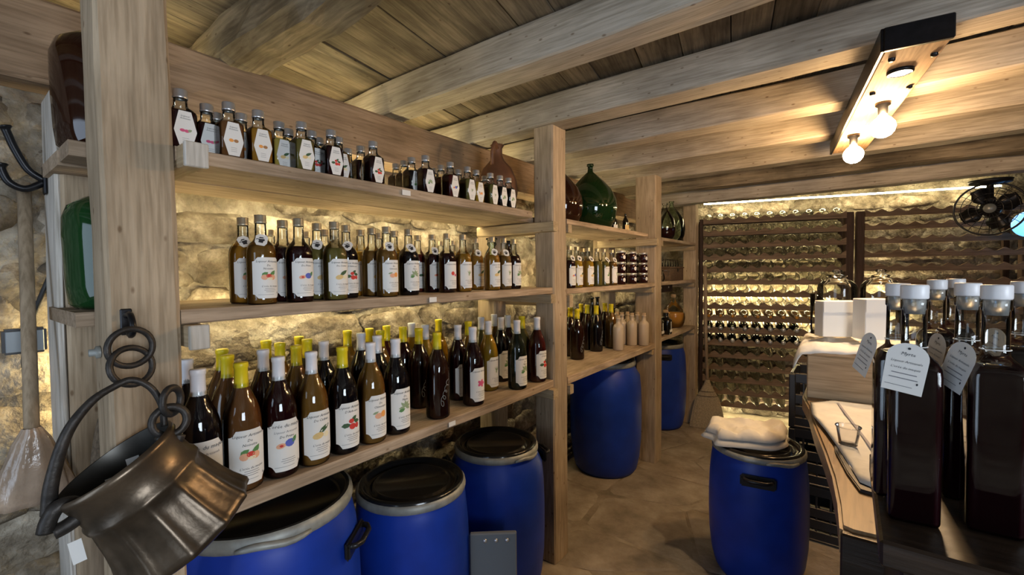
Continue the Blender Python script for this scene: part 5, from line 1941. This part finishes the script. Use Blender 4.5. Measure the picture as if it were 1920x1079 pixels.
PX = -1.02
KE = thing('copper_cauldron', 'old fluted copper cauldron hanging by iron rings from the first post', 'cauldron', (-1.0, 0.24, 0.95))
kl = KE.location
HK = at(242, 605, -1.075)
hookp = thing('wall_hook', 'black iron hook screwed to the front of the first post', 'hook', (-1.096, HK.y, HK.z))
obj('plate', box('plate', 0.006, 0.018, 0.05, 'black_iron', 0.002), hookp, (0.001, 0, 0))
obj('hook', tube('hook', spline([(0.002, 0, 0.012), (0.03, 0, 0.015), (0.045, 0, 0.0), (0.045, 0, -0.016), (0.030, 0, -0.024), (0.018, 0, -0.016)], 5), 0.0055, 'black_iron', 8), hookp)
# mouth: ends of the long diameter
A = at(96, 950, -0.99)
Bq = at(318, 788, -0.99)
Mc = (A + Bq) / 2
major = (Bq - A)
Rm = major.length / 2 * 0.98
vdir = (Mc - CAM).normalized()
mj = major.normalized()
dn = vdir.cross(mj).normalized()
if dn.z > 0:
    dn = -dn
axis = (dn * 0.975 + vdir * 0.22).normalized()          # from the mouth down into the body
q = Vector((0, 0, 1)).rotation_difference(axis)


def flute(a, z):
    s = max(0.0, min(1.0, (z - 0.062) / 0.03))
    return 1 + 0.055 * s * (abs(math.sin(a * 6.0)) ** 7) * (1 if z < 0.185 else 0.3)


k_ = Rm
pr = [(k_ * 0.97, 0.0), (k_ * 1.02, 0.002), (k_ * 1.03, 0.010), (k_ * 0.985, 0.016), (k_ * 0.975, 0.040), (k_ * 0.985, 0.058), (k_ * 1.03, 0.064), (k_ * 1.03, 0.070), (k_ * 0.99, 0.076),
      (k_ * 1.02, 0.10), (k_ * 1.07, 0.125), (k_ * 1.14, 0.150), (k_ * 1.22, 0.170), (k_ * 1.25, 0.176), (k_ * 1.24, 0.184), (k_ * 1.15, 0.190), (k_ * 0.7, 0.205), (0, 0.212)]
pot = obj('body', lathe('body', pr, 'copper', 168, wave=flute), KE, Mc - kl)
pot.rotation_mode = 'QUATERNION'
pot.rotation_quaternion = q
inn = obj('inside', lathe('inside', [(k_ * 0.975, 0.001), (k_ * 0.955, 0.02), (k_ * 0.955, 0.06), (k_ * 0.98, 0.10), (k_ * 1.08, 0.15), (k_ * 1.10, 0.17), (k_ * 0.8, 0.185), (0, 0.19)], 'copper_inside', 64), KE, Mc - kl)
inn.rotation_mode = 'QUATERNION'
inn.rotation_quaternion = q
# bail
bp = [at(px, py, x) - kl for px, py, x in ((92, 965, -0.985), (97, 905, -0.98), (125, 815, -0.98), (170, 755, -0.985), (215, 725, -0.99), (248, 713, -0.99), (282, 727, -0.985), (303, 760, -0.98), (308, 800, -0.97))]
bs = spline(bp, 6)
obj('bail', tube('bail', bs, [0.0105 - 0.005 * min(1, i / (len(bs) * 0.45)) if i < len(bs) * 0.45 else 0.0056 for i in range(len(bs))], 'forged_iron', 10), KE)


def ring_at(px, py, x, R, rot, thick=0.0055, squash=1.0):
    p = at(px, py, x) - kl
    o = obj('ring', torus('ring', R, thick, 'forged_iron', 30, 8), KE, p, rot, (squash, 1, 1))
    return o


ring_at(245, 652, -1.035, 0.0335, (0, math.radians(90), 0.15))
ring_at(247, 687, -1.030, 0.0335, (0, math.radians(78), 0.30))
ring_at(318, 790, -0.960, 0.025, (0, math.radians(84), -0.1), 0.0065)
ring_at(322, 752, -0.968, 0.020, (0, math.radians(90), 0.6), 0.006, 1.15)
# lugs that carry the bail
obj('lug', tube('lug', spline([at(px, py, -0.965) - kl for px, py in ((85, 1000), (92, 975), (110, 950), (140, 945), (150, 965), (128, 985), (100, 1000))], 4), 0.011, 'forged_iron', 8), KE)
obj('lug', tube('lug', spline([at(px, py, -0.955) - kl for px, py in ((300, 818), (312, 832), (330, 830), (338, 815))], 4), 0.009, 'forged_iron', 8), KE)
# white price stickers
wdir = axis.cross(mj).normalized()
for (fa, zz, sz) in ((0.15, 0.045, 0.024), (-0.30, 0.05, 0.02)):
    pp = Mc + wdir * (Rm * 0.93) * (1 if wdir.dot(vdir) > 0 else -1) + mj * Rm * fa + axis * zz
    s_ = obj('sticker', box('sticker', sz, sz * 0.8, 0.0012, 'paper_plain', 0), KE, pp - kl - vdir * 0.006)
    s_.rotation_mode = 'QUATERNION'
    s_.rotation_quaternion = Vector((0, 0, 1)).rotation_difference(-vdir)
pp = onx(145, 1035, -0.955)
s_ = obj('sticker', box('sticker', 0.034, 0.016, 0.0012, 'paper_plain', 0), KE, pp - kl)
s_.rotation_mode = 'QUATERNION'
s_.rotation_quaternion = Vector((0, 0, 1)).rotation_difference(-vdir)

# ------------------------------------------------------------------ left edge: hook, fan broom, lamp, cable, sack
h0 = at(88, 345, -1.60)
t = thing('coat_hook', 'black iron double coat hook on the daylit edge of the back post', 'hook', (-1.545, 0.176, h0.z))
obj('plate', box('plate', 0.03, 0.006, 0.07, 'black_iron', 0.003), t, (0, 0.001, 0))
obj('upper_prong', tube('upper_prong', spline([(0, 0, 0.0), (0, -0.025, 0.02), (0.0, -0.045, 0.065), (0.0, -0.055, 0.098), (0.0, -0.06, 0.115)], 5), [0.008] * 18 + [0.011, 0.014, 0.012], 'black_iron', 8), t)
obj('lower_prong', tube('lower_prong', spline([(0, 0, -0.005), (0, -0.03, -0.025), (0.0, -0.055, -0.015), (0.0, -0.066, 0.01), (0.0, -0.068, 0.028)], 5), [0.008] * 18 + [0.010, 0.013, 0.011], 'black_iron', 8), t)
# pale strip on the back post: daylight on this face put into its colour
obj('daylight_edge', sawn('daylight_edge', 0.15, 0.012, 1.80, 'pale_end_daylit_wood', 2, 6.0, 0.004, 24, 0.006, 0.003), SH, Vector((-1.52, 0.186, 0.93)) - SH.location)

tp_, bt_ = at(45, 345, -1.60), at(60, 815, -1.400)
t = thing('hearth_broom', 'fan-shaped broom wrapped in crinkled plastic hanging at the far left', 'broom', (bt_.x, bt_.y, bt_.z - 0.15))
tl = t.location
obj('handle', tube('handle', [tp_ - tl, tp_.lerp(bt_, 0.5) - tl, bt_ - tl], 0.0125, 'handle_wood', 10), t)
vs, fs = [], []
n = 40
for l, (w_, d_, z_) in enumerate(((0.062, 0.022, 0.0), (0.060, 0.026, 0.03), (0.045, 0.026, 0.085), (0.028, 0.022, 0.135), (0.014, 0.014, 0.165))):
    for k in range(n):
        a = 2 * math.pi * k / n
        f = 1 + 0.10 * math.sin(a * 9 + l)
        vs.append((d_ * math.sin(a) * f, w_ * math.cos(a) * f, z_))
for l in range(4):
    for k in range(n):
        qn = (k + 1) % n
        fs.append((l * n + k, l * n + qn, (l + 1) * n + qn, (l + 1) * n + k))
fs.append(tuple(range(n))[::-1])
obj('head', mesh_from('head', vs, fs, 'plastic_wrap', True), t)

w0 = at(47, 640, -1.60)
t = thing('wall_box', 'small grey square wall box behind the broom handle', 'wall box', (-1.615, w0.y, w0.z - 0.03))
obj('housing', box('housing', 0.03, 0.075, 0.062, 'black_plastic', 0.005, 2), t, (0, 0, 0.03))
obj('front_plate', box('front_plate', 0.006, 0.064, 0.052, 'tin_grey', 0.0015, 1), t, (0.016, 0, 0.03))
cp = [at(px, py, -1.60) for px, py in ((45, 690), (46, 660), (60, 600), (75, 560), (92, 520), (100, 500))]
c0 = cp[0].copy()
o = obj('power_cable', tube('power_cable', [v - c0 for v in spline(cp, 5)], 0.005, 'cable', 8), None, c0)
tag(o, 'black cable running up the wall beside the broom', 'cable')

# burlap sack slumped behind the cauldron
vs, fs = [], []
n, rings = 28, 14
for l in range(rings + 1):
    f = l / rings
    z_ = 0.235 * f
    r_ = 0.062 * (1 - 0.55 * f ** 3) * (0.75 + 0.25 * min(1, f * 6))
    for k in range(n):
        a = 2 * math.pi * k / n
        w_ = 1 + 0.12 * noise.noise(Vector((math.cos(a) * 2, math.sin(a) * 2, z_ * 6)))
        vs.append((r_ * 0.75 * math.cos(a) * w_, r_ * math.sin(a) * w_, z_))
for l in range(rings):
    for k in range(n):
        qn = (k + 1) % n
        fs.append((l * n + k, l * n + qn, (l + 1) * n + qn, (l + 1) * n + k))
fs.append(tuple(range(n))[::-1])
fs.append(tuple(range(rings * n, (rings + 1) * n)))
t = thing('burlap_sack', 'small brown burlap sack behind the first post on the bottom shelf', 'sack', (-1.37, 0.272, ZL + 0.001))
obj('body', mesh_from('body', vs, fs, 'sack', True), t)
obj('tie', torus('tie', 0.030, 0.004, 'sack'), t, (0, 0, 0.222), scale=(0.8, 1, 1))
t = thing('stone_block', 'rough stone block at the foot of the wall in the lower left corner', 'stone', (-1.46, -0.16, 0.0))
obj('block', STONES[2], t, (0, 0, 0.33), scale=(0.12, 0.24, 0.33))
